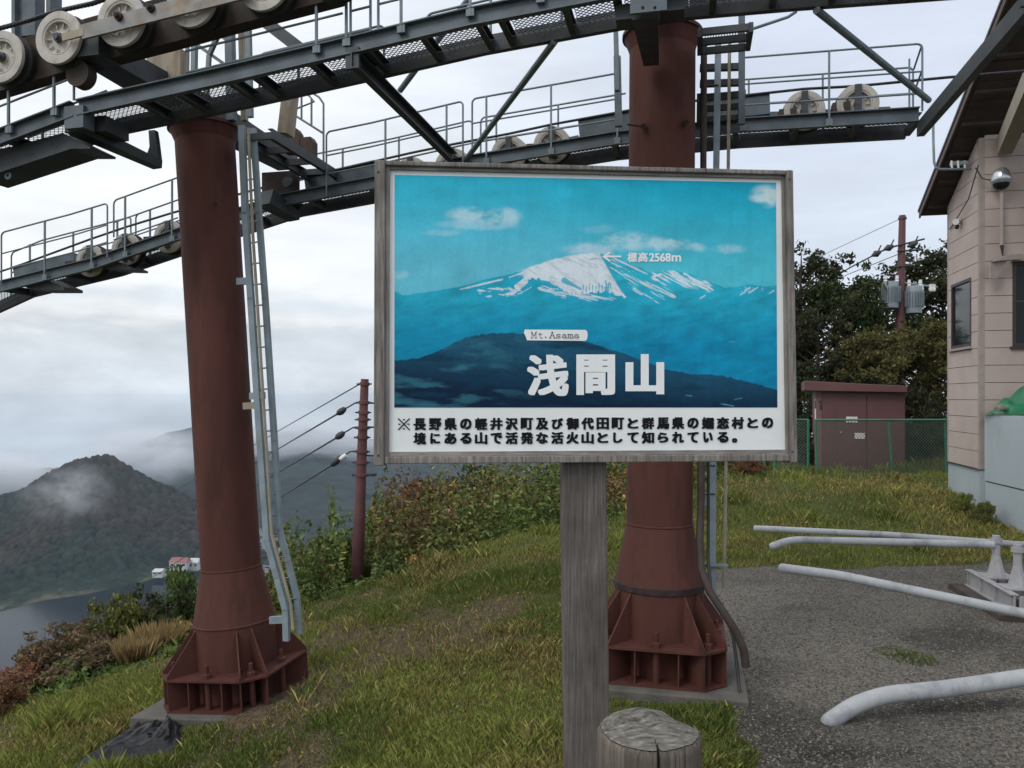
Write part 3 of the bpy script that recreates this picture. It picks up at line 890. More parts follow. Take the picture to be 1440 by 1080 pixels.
def walkway(P, v0, v1, label, u_lo, u_hi, crosses, gaps):
    base = UVZ((u_lo + u_hi) / 2, (v0 + v1) / 2, zat(P, (u_lo + u_hi) / 2) - BH)
    root = thing('ropeway_walkway', base, label, 'walkway', 'maintenance walkways along the ropeway')
    us = [u_lo] + [float(u) for u in P[:, 0] if u_lo + 0.03 < u < u_hi - 0.03] + [u_hi]
    for v, sd in ((v0, 1), (v1, -1)):
        b = MB()
        for a, c in zip(us[:-1], us[1:]):
            if c - a < 0.08: continue
            b.channel(UVZ(a, v, zat(P, a)), UVZ(c, v, zat(P, c)), BH, 0.05, 0.009, VV * (-sd))
        b.build('side_beam', M_steel if v == v0 else M_darksteel, root)
    e = sorted(crosses)
    for u in e:
        A = UVZ(u, v0 + 0.012, zat(P, u) - 0.01); B = UVZ(u, v1 - 0.012, zat(P, u) - 0.01)
        MB().channel(A, B, 0.08, 0.045, 0.008, UU).build('cross_member', M_darksteel, root)
    for a, c in zip(e[:-1], e[1:]):
        if any(g0 < (a + c) / 2 < g1 for g0, g1 in gaps):
            continue
        grating(P, a + 0.055, c - 0.012, v0 + 0.012, v1 - 0.012, 0.020).build('grating', M_darksteel, root)
    return root
def ux(px, V): return toU(PV(px, 300, V))
n_lo, n_hi = ux(-110, VA), ux(1540, VA)
cr = [ux(x, VA) for x in (-95, 8, 100, 190, 245, 318, 352, 432, 494, 512, 590, 668, 700, 790, 862, 930, 1000, 1090, 1180, 1270, 1360, 1450, 1530)]
near_w = walkway(NEAR, VA, VB, 'grating walkway with grey rails crossing overhead nearest the viewer', n_lo, n_hi, cr, [(ux(318, VA), ux(352, VA)), (ux(494, VA), ux(512, VA)), (ux(668, VA), ux(700, VA))])
f_lo, f_hi = ux(-90, VC), ux(1292, VC)
cr = [ux(x, VC) for x in np.linspace(-85, 1290, 17)]
far_w = walkway(FAR, VC, VD, 'far grating walkway seen behind both towers and above the sign', f_lo, f_hi, cr, [])

def arc_loop(P, v, u0, u1, h0, h1, r, mb, rad=0.0095, left=True, right=True, zoff=0.0):
    """rail loop: top rail at h1 that turns down to the beam or to a lower rail at its ends"""
    pts = []
    def p(u, h): return UVZ(u, v, zat(P, u) + h)
    if left:
        pts += [p(u0, h0), p(u0, h1 - r)]
        for k in range(1, 5):
            a = k / 5 * math.pi / 2
            pts.append(p(u0 + r * (1 - math.cos(a)), h1 - r + r * math.sin(a)))
    n = max(2, int((u1 - u0) / 0.4))
    for k in range(n + 1):
        u = u0 + (r if left else 0) + (u1 - u0 - (r if left else 0) - (r if right else 0)) * k / n
        pts.append(p(u, h1))
    if right:
        for k in range(1, 5):
            a = k / 5 * math.pi / 2
            pts.append(p(u1 - r + r * math.sin(a), h1 - r + r * math.cos(a)))
        pts += [p(u1, h1 - r), p(u1, h0)]
    mb.tube(pts, rad, 8)
def railing(root, P, v, breaks, posts, heights, foot, side, lowloop=None):
    """breaks: list of (u0,u1,left_turn,right_turn)"""
    for (u0, u1, lt, rt, lf, rf) in breaks:
        mb = MB()
        arc_loop(P, v, u0, u1, min(lf, rf), heights[-1], 0.045, mb, left=lt, right=rt)
        for hh in heights[:-1]:
            n = max(2, int((u1 - u0) / 0.4))
            mb.tube([UVZ(u0 + (u1 - u0) * k / n, v, zat(P, u0 + (u1 - u0) * k / n) + hh) for k in range(n + 1)], 0.0085, 8)
        mb.build('handrail', M_rail, root, smooth=True)
    for u in posts:
        mb = MB()
        mb.beam(UVZ(u, v, zat(P, u) - foot), UVZ(u, v, zat(P, u) + heights[-1]), 0.017, 0.017, up=UU)
        mb.obox(UVZ(u, v + side * 0.006, zat(P, u) - foot + 0.03), UU * 0.028, VV * 0.012, ZZ * 0.03)
        mb.build('post', M_rail, root)
# far walkway rails: photo columns
def up(px, V): return ux(px, V)
vf = VC - 0.045
railing(far_w, FAR, vf, [(up(2, vf), up(151, vf), True, True, 0.0, 0.20), (up(160, vf), up(250, vf), True, False, 0.20, 0.2), (up(459, vf), up(651, vf), True, True, -0.06, 0.17), (up(664, vf), up(868, vf), True, False, 0.17, 0.17), (up(1045, vf), up(1297, vf), False, True, 0.15, 0.02)],
        [up(x, vf) for x in (63, 129, 176, 242, 542, 628, 684, 775, 868, 1045, 1166)], (0.17, 0.36, 0.60), 0.06, 1)
vb = VD + 0.045
railing(far_w, FAR, vb, [(up(16, vb), up(184, vb), True, True, 0.0, 0.2), (up(191, vb), up(255, vb), True, False, 0.2, 0.2), (up(400, vb), up(664, vb), False, True, 0.0, 0.2), (up(676, vb), up(880, vb), True, False, 0.2, 0.2), (up(1045, vb), up(1284, vb), False, True, 0.15, 0.02)],
        [up(x, vb) for x in (42, 103, 165, 211, 482, 561, 698, 785, 1053, 1157)], (0.17, 0.36, 0.60), 0.04, -1)
# end guard of the far walkway
g = MB()
for hh in (0.36, 0.58):
    g.tube([UVZ(up(1296, vf), vf, zat(FAR, f_hi) + hh), UVZ(up(1285, vb), vb, zat(FAR, f_hi) + hh)], 0.0085, 8)
g.tube([UVZ(up(1290, vf), (vf + vb) / 2, zat(FAR, f_hi)), UVZ(up(1290, vf), (vf + vb) / 2, zat(FAR, f_hi) + 0.58)], 0.0085, 8)
g.build('handrail', M_rail, far_w, smooth=True)
# near walkway rails
vn = VA - 0.035
railing(near_w, NEAR, vn, [(up(-110, vn), up(104, vn), False, True, 0.06, 0.06), (up(261, vn), up(482, vn), False, True, 0.30, 0.30), (up(493, vn), up(521, vn), True, True, 0.06, 0.06), (up(532, vn), up(865, vn), True, False, 0.06, 0.06)],
        [up(x, vn) for x in (12, 76, 445, 487, 564, 661, 760)], (0.235, 0.46), 0.0, 1)
g = MB()
g.tube([UVZ(u, vn, zat(NEAR, u) + 0.077) for u in np.linspace(up(262, vn), up(520, vn), 12)], 0.009, 8)
g.build('handrail', M_rail, near_w, smooth=True)
vn2 = VB + 0.035
railing(near_w, NEAR, vn2, [(up(40, vn2), up(150, vn2), True, False, 0.06, 0.06), (up(365, vn2), up(540, vn2), True, True, 0.06, 0.06), (up(600, vn2), up(865, vn2), True, False, 0.06, 0.06)],
        [up(x, vn2) for x in (60, 102, 131, 372, 420, 690, 790)], (0.20, 0.34), 0.0, -1)

# cross beams and horizontal braces between the walkways
def cross_beam(pn, label):
    a = PV(pn[0], pn[1], VA); u = toU(a); z = a.z
    root = thing('cross_beam', UVZ(u, 6.2, z), label, 'steel beam', 'heavy beams between the two walkways')
    MB().channel(UVZ(u, VA - 0.05, z), UVZ(u, VC + 0.02, z), 0.12, 0.06, 0.010, UU).build('beam', M_darksteel, root)
    MB().obox(UVZ(u, VA - 0.02, z + 0.02), UU * 0.05, VV * 0.015, ZZ * 0.075).build('end_plate', M_darksteel, root)
    return root, u, z
x1, xu, xz = cross_beam((498, 88), 'heavy steel cross beam dropping from the near walkway towards the sign top')
cross_beam((1446, -2), 'heavy steel cross beam passing in front of the station roof')
def brace(a, b, r, label):
    o = MB().tube([a, b], r, 10)
    d = (b - a).normalized()
    o = o.build('brace_pipe', M_rail)
    tag(o, label, 'brace pipe', 'round brace pipes of the ropeway frame')
brace(PV(780, 58, VB), PV(654, 226, VC), 0.026, 'round brace pipe slanting down to the middle of the sign top')
brace(PV(1148, 14, VB), PV(1306, 141, VC), 0.026, 'round brace pipe slanting down to the right end of the far walkway')
brace(PV(664, -8, 5.62), PV(562, 128, 6.0), 0.024, 'short brace pipe rising behind the near walkway above the sign')

# ------------------------------------------------------------------ sheaves
R_S = 0.198
def sheave(parent, c, r=R_S, s=1.0):
    ax = -VV      # faces the viewer
    w = 0.045
    rim = MB().lathe(c, ax, [(r * 0.985, -w * 0.2), (r, 0.0), (r * 0.985, w * 0.45), (r * 0.80, w * 0.52), (r * 0.70, w * 0.50), (r * 0.665, w * 0.36), (r * 0.64, w * 0.44), (r * 0.60, w * 0.40), (r * 0.58, -w * 0.25), (r * 0.48, -w * 0.38), (r * 0.22, -w * 0.20), (r * 0.2, w * 0.1), (0, w * 0.1)], 48)
    for k in range(10):
        t = k * 2 * math.pi / 10
        d = UU * math.cos(t) + ZZ * math.sin(t)
        rim.beam(c + d * r * 0.40 + ax * (-w * 0.10), c + d * r * 0.58 + ax * (-w * 0.06), 0.009, 0.008, up=ax)
    o = rim.build('sheave', M_rim, parent, smooth=True)
    MB().lathe(c, ax, [(r * 0.9, -w * 0.25), (r * 0.93, -w * 0.3), (r * 0.93, -w * 1.25), (r * 1.03, -w * 1.5), (r * 1.03, -w * 2.1), (r * 0.5, -w * 2.2)], 48).build('tyre', M_tyre, o, smooth=True)
    hb = MB().lathe(c, ax, [(r * 0.20, 0), (r * 0.17, w * 0.6), (r * 0.11, w * 0.62), (r * 0.11, w * 1.0), (0, w * 1.0)], 16)
    hb.build('hub', M_darksteel, o, smooth=True)
    return o
VS = 4.93
tr = thing('sheave_train', PV(150, 120, 5.0), 'row of large worn white rimmed sheaves on a brown beam at the upper left', 'sheave train', 'sheave trains on the ropeway')
for (x, y) in ((4, 81), (84, 54), (172, 29), (271, 1), (372, -23), (470, -45)):
    sheave(tr, PV(x, y, VS))
b = MB()
bm_pts = [(-80, 128), (0, 103), (130, 63), (260, 28), (330, 8), (480, -32)]
for (xa, ya), (xb, yb) in zip(bm_pts[:-1], bm_pts[1:]):
    b.beam(PV(xa, ya, 5.12), PV(xb, yb, 5.12), 0.12, 0.35)
b.build('carrier_beam', M_brown, tr)
b = MB()
b.beam(PV(88, 53, 4.855), PV(118, 45, 4.855), 0.016, 0.055)
b.build('bar_end', M_beige, tr)
b = MB().beam(PV(116, 45.5, 4.86), PV(350, -16, 4.86), 0.020, 0.105, h1=0.13)
b.build('side_bar', M_flat, tr)
for (x, y) in ((168, 24), (213, 12)):
    MB().lathe(PV(x, y, 4.85), -VV, [(0.032, 0), (0.030, 0.02), (0.016, 0.022), (0.016, 0.045), (0, 0.045)], 12).build('pivot', M_maroon_rust, tr)
MB().lathe(PV(111, 104, 5.02), VV, [(0, -0.02), (0.10, -0.02), (0.10, 0.07), (0, 0.07)], 28).build('damper', M_brown, tr, smooth=True)
# grey upright behind the sheaves
o = MB().obox(PV(44, 16, 5.35), UU * 0.085, VV * 0.05, ZZ * 0.22).obox(PV(27, 30, 5.32), UU * 0.016, VV * 0.06, ZZ * 0.35).obox(PV(76, 20, 5.32), UU * 0.02, VV * 0.06, ZZ * 0.3).build('upright_frame', M_steel, tr)
# haul rope
rp = MB()
pts = [PV(x, y, 4.975) for x, y in ((-120, 76), (0, 40), (40, 29), (84, 15), (130, 5), (172, -10), (271, -38), (372, -62), (480, -85))]
n = 26
for st in range(5):
    hel = []
    tot = 0
    for i in range(len(pts) - 1):
        for k in range(n):
            p = pts[i].lerp(pts[i + 1], k / n); tot += (pts[i + 1] - pts[i]).length / n
            a = tot / 0.16 * 6.283 + st * 6.283 / 5
            d = (pts[i + 1] - pts[i]).normalized(); s1 = d.cross(VV).normalized()
            hel.append(p + (s1 * math.cos(a) + VV * math.sin(a)) * 0.0095)
    rp.tube(hel, 0.0085, 6)
o = rp.build('haul_rope', M_rope, smooth=True)
tag(o, 'twisted dark steel rope running over the big upper left sheaves', 'wire rope')

# far sheaves, in pairs
def far_train(centres, label, plates, bar=True):
    c0 = PV(*centres[0], 7.56)
    t = thing('sheave_train', c0, label, 'sheave train', 'sheave trains on the ropeway')
    for (x, y) in centres:
        p = PV(x, y, 7.55)
        sheave(t, p, 0.182)
        MB().obox(p - VV * 0.03 + ZZ * 0.02, UU * 0.028, VV * 0.012, ZZ * 0.15).build('hanger', M_darksteel, t)
    for (xa, ya, xb, yb, h) in plates:
        MB().beam(PV(xa, ya, 7.66), PV(xb, yb, 7.66), 0.10, h).build('carrier_beam', M_steel, t)
    for (x, y) in centres:
        MB().obox(PV(x - 24, y + 7, 7.58), UU * 0.075, VV * 0.05, ZZ * 0.05).build('bearing_block', M_brown, t)
    return t
far_train([(1131, 156), (1206, 147)], 'pair of sheaves on the far walkway at its right end', [(985, 158, 1082, 148, 0.19), (1082, 165, 1250, 158, 0.07)])
far_train([(716, 217), (776, 204)], 'pair of sheaves on the far walkway above the middle of the sign', [(815, 184, 890, 171, 0.20), (690, 225, 815, 197, 0.07)])
far_train([(578, 246), (636, 234)], 'pair of sheaves on the far walkway above the left half of the sign', [(432, 262, 530, 240, 0.20), (530, 255, 665, 226, 0.07)])
far_train([(128, 367), (178, 351), (238, 333)], 'three sheaves on the far walkway left of the leaning tower', [(24, 385, 108, 364, 0.13), (108, 378, 245, 338, 0.07)])
rp = MB().tube([PV(x, y, 7.60) for x, y in ((-90, 412), (30, 372), (128, 336), (178, 319), (240, 300), (390, 258), (578, 215), (636, 203), (716, 188), (776, 175), (930, 147), (1131, 125), (1206, 121), (1330, 109), (1440, 100), (1600, 90))], 0.013, 8)
o = rp.build('haul_rope', M_rope, smooth=True)
tag(o, 'dark rope running along the far walkway into the station', 'wire rope')

# ------------------------------------------------------------------ tower head fittings (left tower)
# bracket hanging under the near walkway left of the tower
p0 = PV(100, 176, VA); p1 = PV(222, 232, 5.95)
cat = thing('rope_catcher', p0, 'dark steel bracket jutting below the near walkway left of the leaning tower', 'bracket', 'brackets beside the leaning tower')
MB().beam(p0, p1, 0.13, 0.10, w1=0.10, h1=0.07).build('arm', M_darksteel, cat)
q = PV(213, 222, 5.9)
MB().prism([q + UU * -0.07 + ZZ * -0.02, q + UU * 0.07 + ZZ * -0.02, q + UU * 0.045 + ZZ * 0.16, q + UU * 0.03 + ZZ * 0.24, q + UU * -0.03 + ZZ * 0.24, q + UU * -0.02 + ZZ * 0.10], VV * 0.05).build('upright', M_darksteel, cat)
MB().obox(PV(112, 168, VA + 0.02), UU * 0.085, VV * 0.06, ZZ * 0.085).build('bolted_plate', M_steel, cat)
MB().obox(PV(150, 182, 5.35), UU * 0.10, VV * 0.13, ZZ * 0.06).build('bracket', M_darksteel, cat)
p0 = PV(372, 278, 7.25); p1 = PV(415, 306, 7.62)
cat2 = thing('rope_catcher', p0, 'dark steel bracket under the far walkway right of the leaning tower', 'bracket', 'brackets beside the leaning tower')
MB().beam(p0, p1, 0.22, 0.16, w1=0.16, h1=0.08).build('arm', M_darksteel, cat2)
q = PV(412, 300, 7.6)
MB().prism([q + UU * -0.09 + ZZ * -0.05, q + UU * 0.02 + ZZ * -0.06, q + UU * 0.11 + ZZ * 0.10, q + UU * -0.05 + ZZ * 0.10], VV * 0.05).build('upright', M_darksteel, cat2)
# gusset plates below the two walkways at the far left
def wedge(px, V, label):
    p = [PV(x, y, V) for x, y in px]
    o = MB().prism(p, VV * 0.28).build('gusset_plate', M_darksteel)
    tag(o, label, 'steel plate', 'wedge plates under the walkways')
wedge([(-30, 216), (20, 205), (88, 187), (127, 206), (126, 209), (100, 209), (-30, 252)], VA + 0.08, 'wedge plate with a lifting eye hanging below the near walkway at far left')
o = MB()
o.lathe(PV(12, 247, VA + 0.12), VV, [(0.012, -0.008), (0.032, -0.008), (0.032, 0.008), (0.012, 0.008), (0.012, -0.008)], 18)
o = o.build('lifting_eye', M_steel); o2 = bpy.data.objects['gusset_plate']
o.parent = o2; o.matrix_parent_inverse = Matrix.Translation(-o2.location)
wedge([(110, 371), (150, 362), (184, 376), (184, 379), (150, 378)], VC + 0.05, 'wedge plate below the far walkway just left of the leaning tower')
wedge([(22, 399), (60, 391), (90, 404), (90, 408), (50, 408)], VC + 0.05, 'wedge plate below the far walkway near the left edge')
# platform behind the left tower head
pf = thing('service_platform', PV(395, 215, 7.0), 'steel service platform jutting behind the leaning tower head', 'platform')
a0, a1 = PV(338, 196, 6.30), PV(448, 232, 7.55)
b0, b1 = PV(362, 172, 6.30), PV(466, 214, 7.55)
za = a0.z + 0.0
u0 = toU(PV(340, 190, 6.5)); 
pl0 = PV(350, 196, 6.4); pz = pl0.z
uL = toU(pl0) - 0.05; uR = uL + 0.34
for u in (uL, uR):
    MB().channel(UVZ(u, 6.30, pz), UVZ(u, 7.72, pz), 0.09, 0.045, 0.008, UU * (1 if u == uL else -1)).build('side_beam', M_darksteel, pf)
for v in (6.33, 6.72, 7.10, 7.45, 7.70):
    MB().beam(UVZ(uL + 0.012, v, pz - 0.01), UVZ(uR - 0.012, v, pz - 0.01), 0.03, 0.06).build('cross_member', M_darksteel, pf)
for (x, y, s) in ((410, 198, 0.085), (431, 210, 0.075)):
    c = PV(x, y, 7.45)
    MB().prism([c + UU * (sx * s) + ZZ * zz for sx, zz in ((-1, -0.12), (1, -0.12), (1, 0.08), (0.6, 0.13), (-0.6, 0.13), (-1, 0.08))], VV * 0.10).build('housing', M_brown, pf)
MB().beam(PV(402, 190, 6.95), PV(410, 120, 6.95), 0.16, 0.10, w1=0.15).build('stay', M_beige, pf)
c = MB()
for seg in ([(455, 230), (455, 146), (449, 137), (420, 118)], [(408, 158), (454, 187)], [(411, 118), (411, 152), (414, 154), (442, 143), (432, 132), (420, 122)], [(424, 130), (424, 168)], [(438, 138), (438, 176)]):
    c.tube([PV(x, y, 7.3) for x, y in seg], 0.011, 8)
c.build('guard_rail', M_rail, pf, smooth=True)
MB().obox(PV(395, 262, 7.5), UU * 0.17, VV * 0.09, ZZ * 0.13).build('hinge_block', M_brown, pf)
MB().lathe(PV(406, 257, 7.36), -VV, [(0.05, 0), (0.05, 0.04), (0, 0.04)], 18).build('pin', M_steel, pf, smooth=True)
# lifting frame above the left tower head
lf = thing('lifting_frame', PV(300, 140, 6.4), 'grey angle iron lifting frame on the leaning tower head', 'lifting frame')
def strut(a, b, V, w=0.045, m=M_rail):
    MB().beam(PV(*a, V), PV(*b, V), w, w, up=VV).build('strut', m, lf)
strut((326, 170), (322, -20), 6.35, 0.07, M_steel); strut((344, 170), (338, -20), 6.5, 0.05, M_conduit); strut((352, 165), (348, -20), 6.3, 0.045)
strut((272, 165), (274, 40), 6.3); strut((262, 165), (264, 45), 6.7, 0.03)
strut((290, 150), (294, 78), 6.3, 0.035); strut((294, 78), (320, 20), 6.3, 0.035, M_steel); strut((270, 58), (318, 92), 6.45, 0.03); strut((300, 42), (326, 62), 6.5, 0.03)
strut((346, 10), (424, 70), 6.2, 0.10, M_darksteel)
MB().obox(PV(235, 95, 5.75), UU * 0.16, VV * 0.05, ZZ * 0.13).build('cover_plate', M_beige, lf)
MB().obox(PV(185, 103, 5.5), UU * 0.13, VV * 0.09, ZZ * 0.05).build('motor_box', M_darksteel, lf)

# platform with grating at the centre tower head
cp = thing('service_platform', PV(1015, 60, 6.0), 'small grated service platform at the right of the tower head above the sign', 'platform')
uA = toU(PV(984, 40, 6.1)); uB = uA + 0.36; pz = PV(984, 52, 6.0).z
for (z, v0, v1) in ((pz, 5.92, 6.25), (PV(1010, 150, 7.0).z, 6.75, 7.3)):
    for u in (uA, uB):
        MB().beam(UVZ(u, v0, z), UVZ(u, v1, z), 0.035, 0.07).build('side_beam', M_darksteel, cp)
    for v in (v0, (v0 + v1) / 2, v1):
        MB().beam(UVZ(uA + 0.018, v, z - 0.003), UVZ(uB - 0.018, v, z - 0.003), 0.03, 0.05).build('cross_member', M_darksteel, cp)
    g = MB()
    for k in range(1, 18):
        uu_ = uA + (uB - uA) * k / 18
        g.beam(UVZ(uu_, v0 + 0.02, z + 0.032), UVZ(uu_, v1 - 0.02, z + 0.032), 0.005, 0.012)
    g.build('grating', M_darksteel, cp)
MB().beam(PV(1043, 20, 6.6), PV(1043, 175, 6.6), 0.05, 0.05, up=VV).build('post', M_steel, cp)
MB().beam(PV(866, 42, 6.3), PV(868, 128, 6.3), 0.035, 0.05, up=VV).build('post', M_rail, cp)
MB().beam(PV(868, 80, 6.9), PV(870, 178, 6.9), 0.06, 0.05, up=VV).build('post', M_steel, cp)
MB().tube([PV(1054, 42, 6.1), PV(1108, 24, 6.1), PV(1120, 16, 6.1)], 0.012, 8).build('guard_rail', M_rail, cp, smooth=True)
for y in (96, 118):
    MB().beam(PV(984, y, 6.7), PV(1043, y - 2, 6.7), 0.05, 0.05).build('cross_member', M_darksteel, cp)

# ------------------------------------------------------------------ ladders and conduits on the towers
lad = thing('tower_ladder', PV(404, 895, 6.2), 'pale blue grey ladder climbing the right side of the leaning tower', 'ladder', 'ladders on the towers')
def lerp_path(pts, V, n=1):
    return [PV(x, y, V) for x, y in pts]
LV = 6.25
left = [(340, 178), (345, 300), (353, 420), (366, 620), (376, 760), (390, 812), (402, 858), (403, 900)]
right = [(356, 182), (364, 300), (373, 420), (386, 620), (393, 745), (405, 790), (418, 842), (421, 890)]
def strip(path, V, w, d, name, m):
    b = MB(); q = [PV(x, y, V) for x, y in path]
    for a, c in zip(q[:-1], q[1:]):
        dd = (c - a).normalized()
        b.beam(a - dd * 0.006, c + dd * 0.006, w, d, up=VV)
    b.build(name, m, lad)
strip(left, LV, 0.055, 0.04, 'stile', M_galv)
strip(right, LV + 0.1, 0.048, 0.04, 'stile', M_galv)
for k in range(24):
    y = 195 + k * 29.5
    xl = np.interp(y, [p[1] for p in left], [p[0] for p in left]); xr = np.interp(y - 3, [p[1] for p in right], [p[0] for p in right])
    MB().tube([PV(xl, y, LV), PV(xr, y - 3, LV + 0.1)], 0.007, 6).build('rung', M_galv, lad)
for (xa, xb, y) in ((334, 352, 396), (343, 360, 571), (352, 372, 557), (380, 402, 872)):
    MB().beam(PV(xa, y, LV + 0.01), PV(xb, y - 1, LV + 0.01), 0.04, 0.06).build('bracket', M_conduit if y == 571 else M_galv, lad)
mid = [(349, 180), (355, 320), (362, 430), (374, 620), (382, 752), (397, 806), (409, 850), (412, 885)]
o = MB().tube([PV(x, y, LV - 0.03) for x, y in mid], 0.014, 8).build('conduit', M_conduit, smooth=True)
tag(o, 'tan conduit pipe running between the ladder stiles of the leaning tower', 'conduit', 'tan conduits on the towers')

lad = thing('tower_ladder', PV(1003, 830, 6.6), 'narrow blue grey ladder post right of the tower behind the sign', 'ladder', 'ladders on the towers')
strip([(1010, 55), (1007, 250), (1003, 640), (1002, 832)], 6.6, 0.05, 0.04, 'stile', M_galv)
for y in (120, 260, 655, 695, 795):
    x = np.interp(y, [55, 832], [1009, 1002])
    MB().tube([PV(x - 17, y, 6.58), PV(x + 2, y, 6.58)], 0.008, 6).build('rung', M_darksteel, lad)
MB().obox(PV(992, 702, 6.6), UU * 0.035, VV * 0.02, ZZ * 0.05).build('bracket', M_galv, lad)
MB().beam(PV(996, 795, 6.56), PV(1024, 795, 6.56), 0.02, 0.02).build('bracket', M_galv, lad)
o = MB().tube([PV(1026, 55, 6.65), PV(1024, 250, 6.65), PV(1021, 640, 6.65), PV(1018, 828, 6.65)], 0.014, 8).build('conduit', M_conduit, smooth=True)
tag(o, 'thin tan conduit standing right of the ladder post by the gravel', 'conduit', 'tan conduits on the towers')
o = MB().tube([PV(990, 60, 6.45), PV(989, 250, 6.45), PV(987, 560, 6.35)], 0.026, 8).build('conduit', M_brown, smooth=True)
tag(o, 'dark brown conduit close against the right side of the tower behind the sign', 'conduit')
# ------------------------------------------------------------------ information sign
SC = at(822, 441, 2.4)
syaw = math.radians(4.7); slean = math.radians(2.0)
SX = Vector((math.cos(syaw), math.sin(syaw), 0))
SN0 = Vector((math.sin(syaw), -math.cos(syaw), 0))          # towards the viewer
SY = (ZZ * math.cos(slean) - SN0 * math.sin(slean)).normalized()
SN = SX.cross(SY).normalized()
EYEV = Vector((0, 0, EYE))
def sg(px, py, off=0.0):                 # photo pixel -> local coordinates on the sign face
    d = Vector(((px - CX) / F, 1.0, -(py - HY) / F))
    o = SC + SN * off
    t = (o - EYEV).dot(SN) / d.dot(SN)
    p = EYEV + d * t - SC
    return p.dot(SX), p.dot(SY)
def SP(x, y, n=0.0):
    return SC + SX * x + SY * y + SN * n
sign = thing('information_sign', (SC.x, SC.y, float(hz(SC.x, SC.y))), 'large framed sign with a blue mountain photograph and Japanese text on a grey wooden post', 'sign')
c = [sg(*p) for p in ((528, 229), (1112, 241), (1117, 648), (526, 653))]
x0 = (c[0][0] + c[3][0]) / 2; x1 = (c[1][0] + c[2][0]) / 2; y1 = (c[0][1] + c[1][1]) / 2; y0 = (c[2][1] + c[3][1]) / 2
fwl, fwr = 0.031, 0.0235
def sbox(mb, xa, xb, ya, yb, na, nb):
    return mb.obox(SP((xa + xb) / 2, (ya + yb) / 2, (na + nb) / 2), SX * (xb - xa) / 2, SY * (yb - ya) / 2, SN * (nb - na) / 2)
bt, bb = 0.015, 0.022                       # top and bottom board
mtop, mbot, ml, mr_ = 0.0095, 0.0145, 0.014, 0.0075   # inner moulding widths
for (xa, xb, ya, yb, m) in ((x0, x0 + fwl, y0 - .004, y1, M_woodz), (x1 - fwr, x1, y0 - .004, y1, M_woodz), (x0 + fwl + .001, x1 - fwr - .001, y1 - bt, y1 - 0.001, M_woodz), (x0 + fwl + .001, x1 - fwr - .001, y0 + 0.001, y0 + bb, M_woodz)):
    b = MB(); sbox(b, xa, xb, ya, yb, -0.035, 0.022); b.build('frame_board', m, sign, bevel=0.003)
xi0, xi1, yi0, yi1 = x0 + fwl, x1 - fwr, y0 + bb, y1 - bt
for (xa, xb, ya, yb, m) in ((xi0, xi0 + ml, yi0, yi1, M_mldz), (xi1 - mr_, xi1, yi0, yi1, M_mldz), (xi0 + ml, xi1 - mr_, yi1 - mtop, yi1, M_mldx), (xi0 + ml, xi1 - mr_, yi0, yi0 + mbot, M_mldx)):
    b = MB(); sbox(b, xa + .0005, xb - .0005, ya + .0005, yb - .0005, -0.03, 0.010); b.build('inner_moulding', m, sign)
b = MB(); sbox(b, x0 + .01, x1 - .01, y0 + .01, y1 - .01, -0.030, -0.006); b.build('back_board', M_woodx, sign)
M_paper = mat('white_sign_sheet', (0.80, 0.835, 0.825), 0.5, var=0.03, vscale=5, col2=(0.66, 0.69, 0.67), c2amt=0.5, c2scale=4, c2lo=0.5, c2hi=0.8)
px0, px1 = xi0 + ml - .003, xi1 - mr_ + .003; py0, py1 = yi0 + mbot - .002, yi1 - mtop + .002
b = MB(); sbox(b, px0, px1, py0, py1, -0.0055, 0.0); b.build('white_sheet', M_paper, sign)
# grey post
pa = sg(790, 660); pb = sg(852, 660)
pc = (pa[0] + pb[0]) / 2; pw = pb[0] - pa[0]
zg = float(hz(SC.x, SC.y)) - 0.1
top = SP(pc, y0 + 0.02, -0.055); 
ps = at(825, 1078, 2.4)
bot = Vector((ps.x + 0.01, top.y - 0.0, zg))
b = MB(); b.beam(Vector((bot.x, top.y, zg)), top + Vector((0, 0, 0.5)), pw, 0.075, up=-SN0); b.build('post', M_post, sign, bevel=0.006)

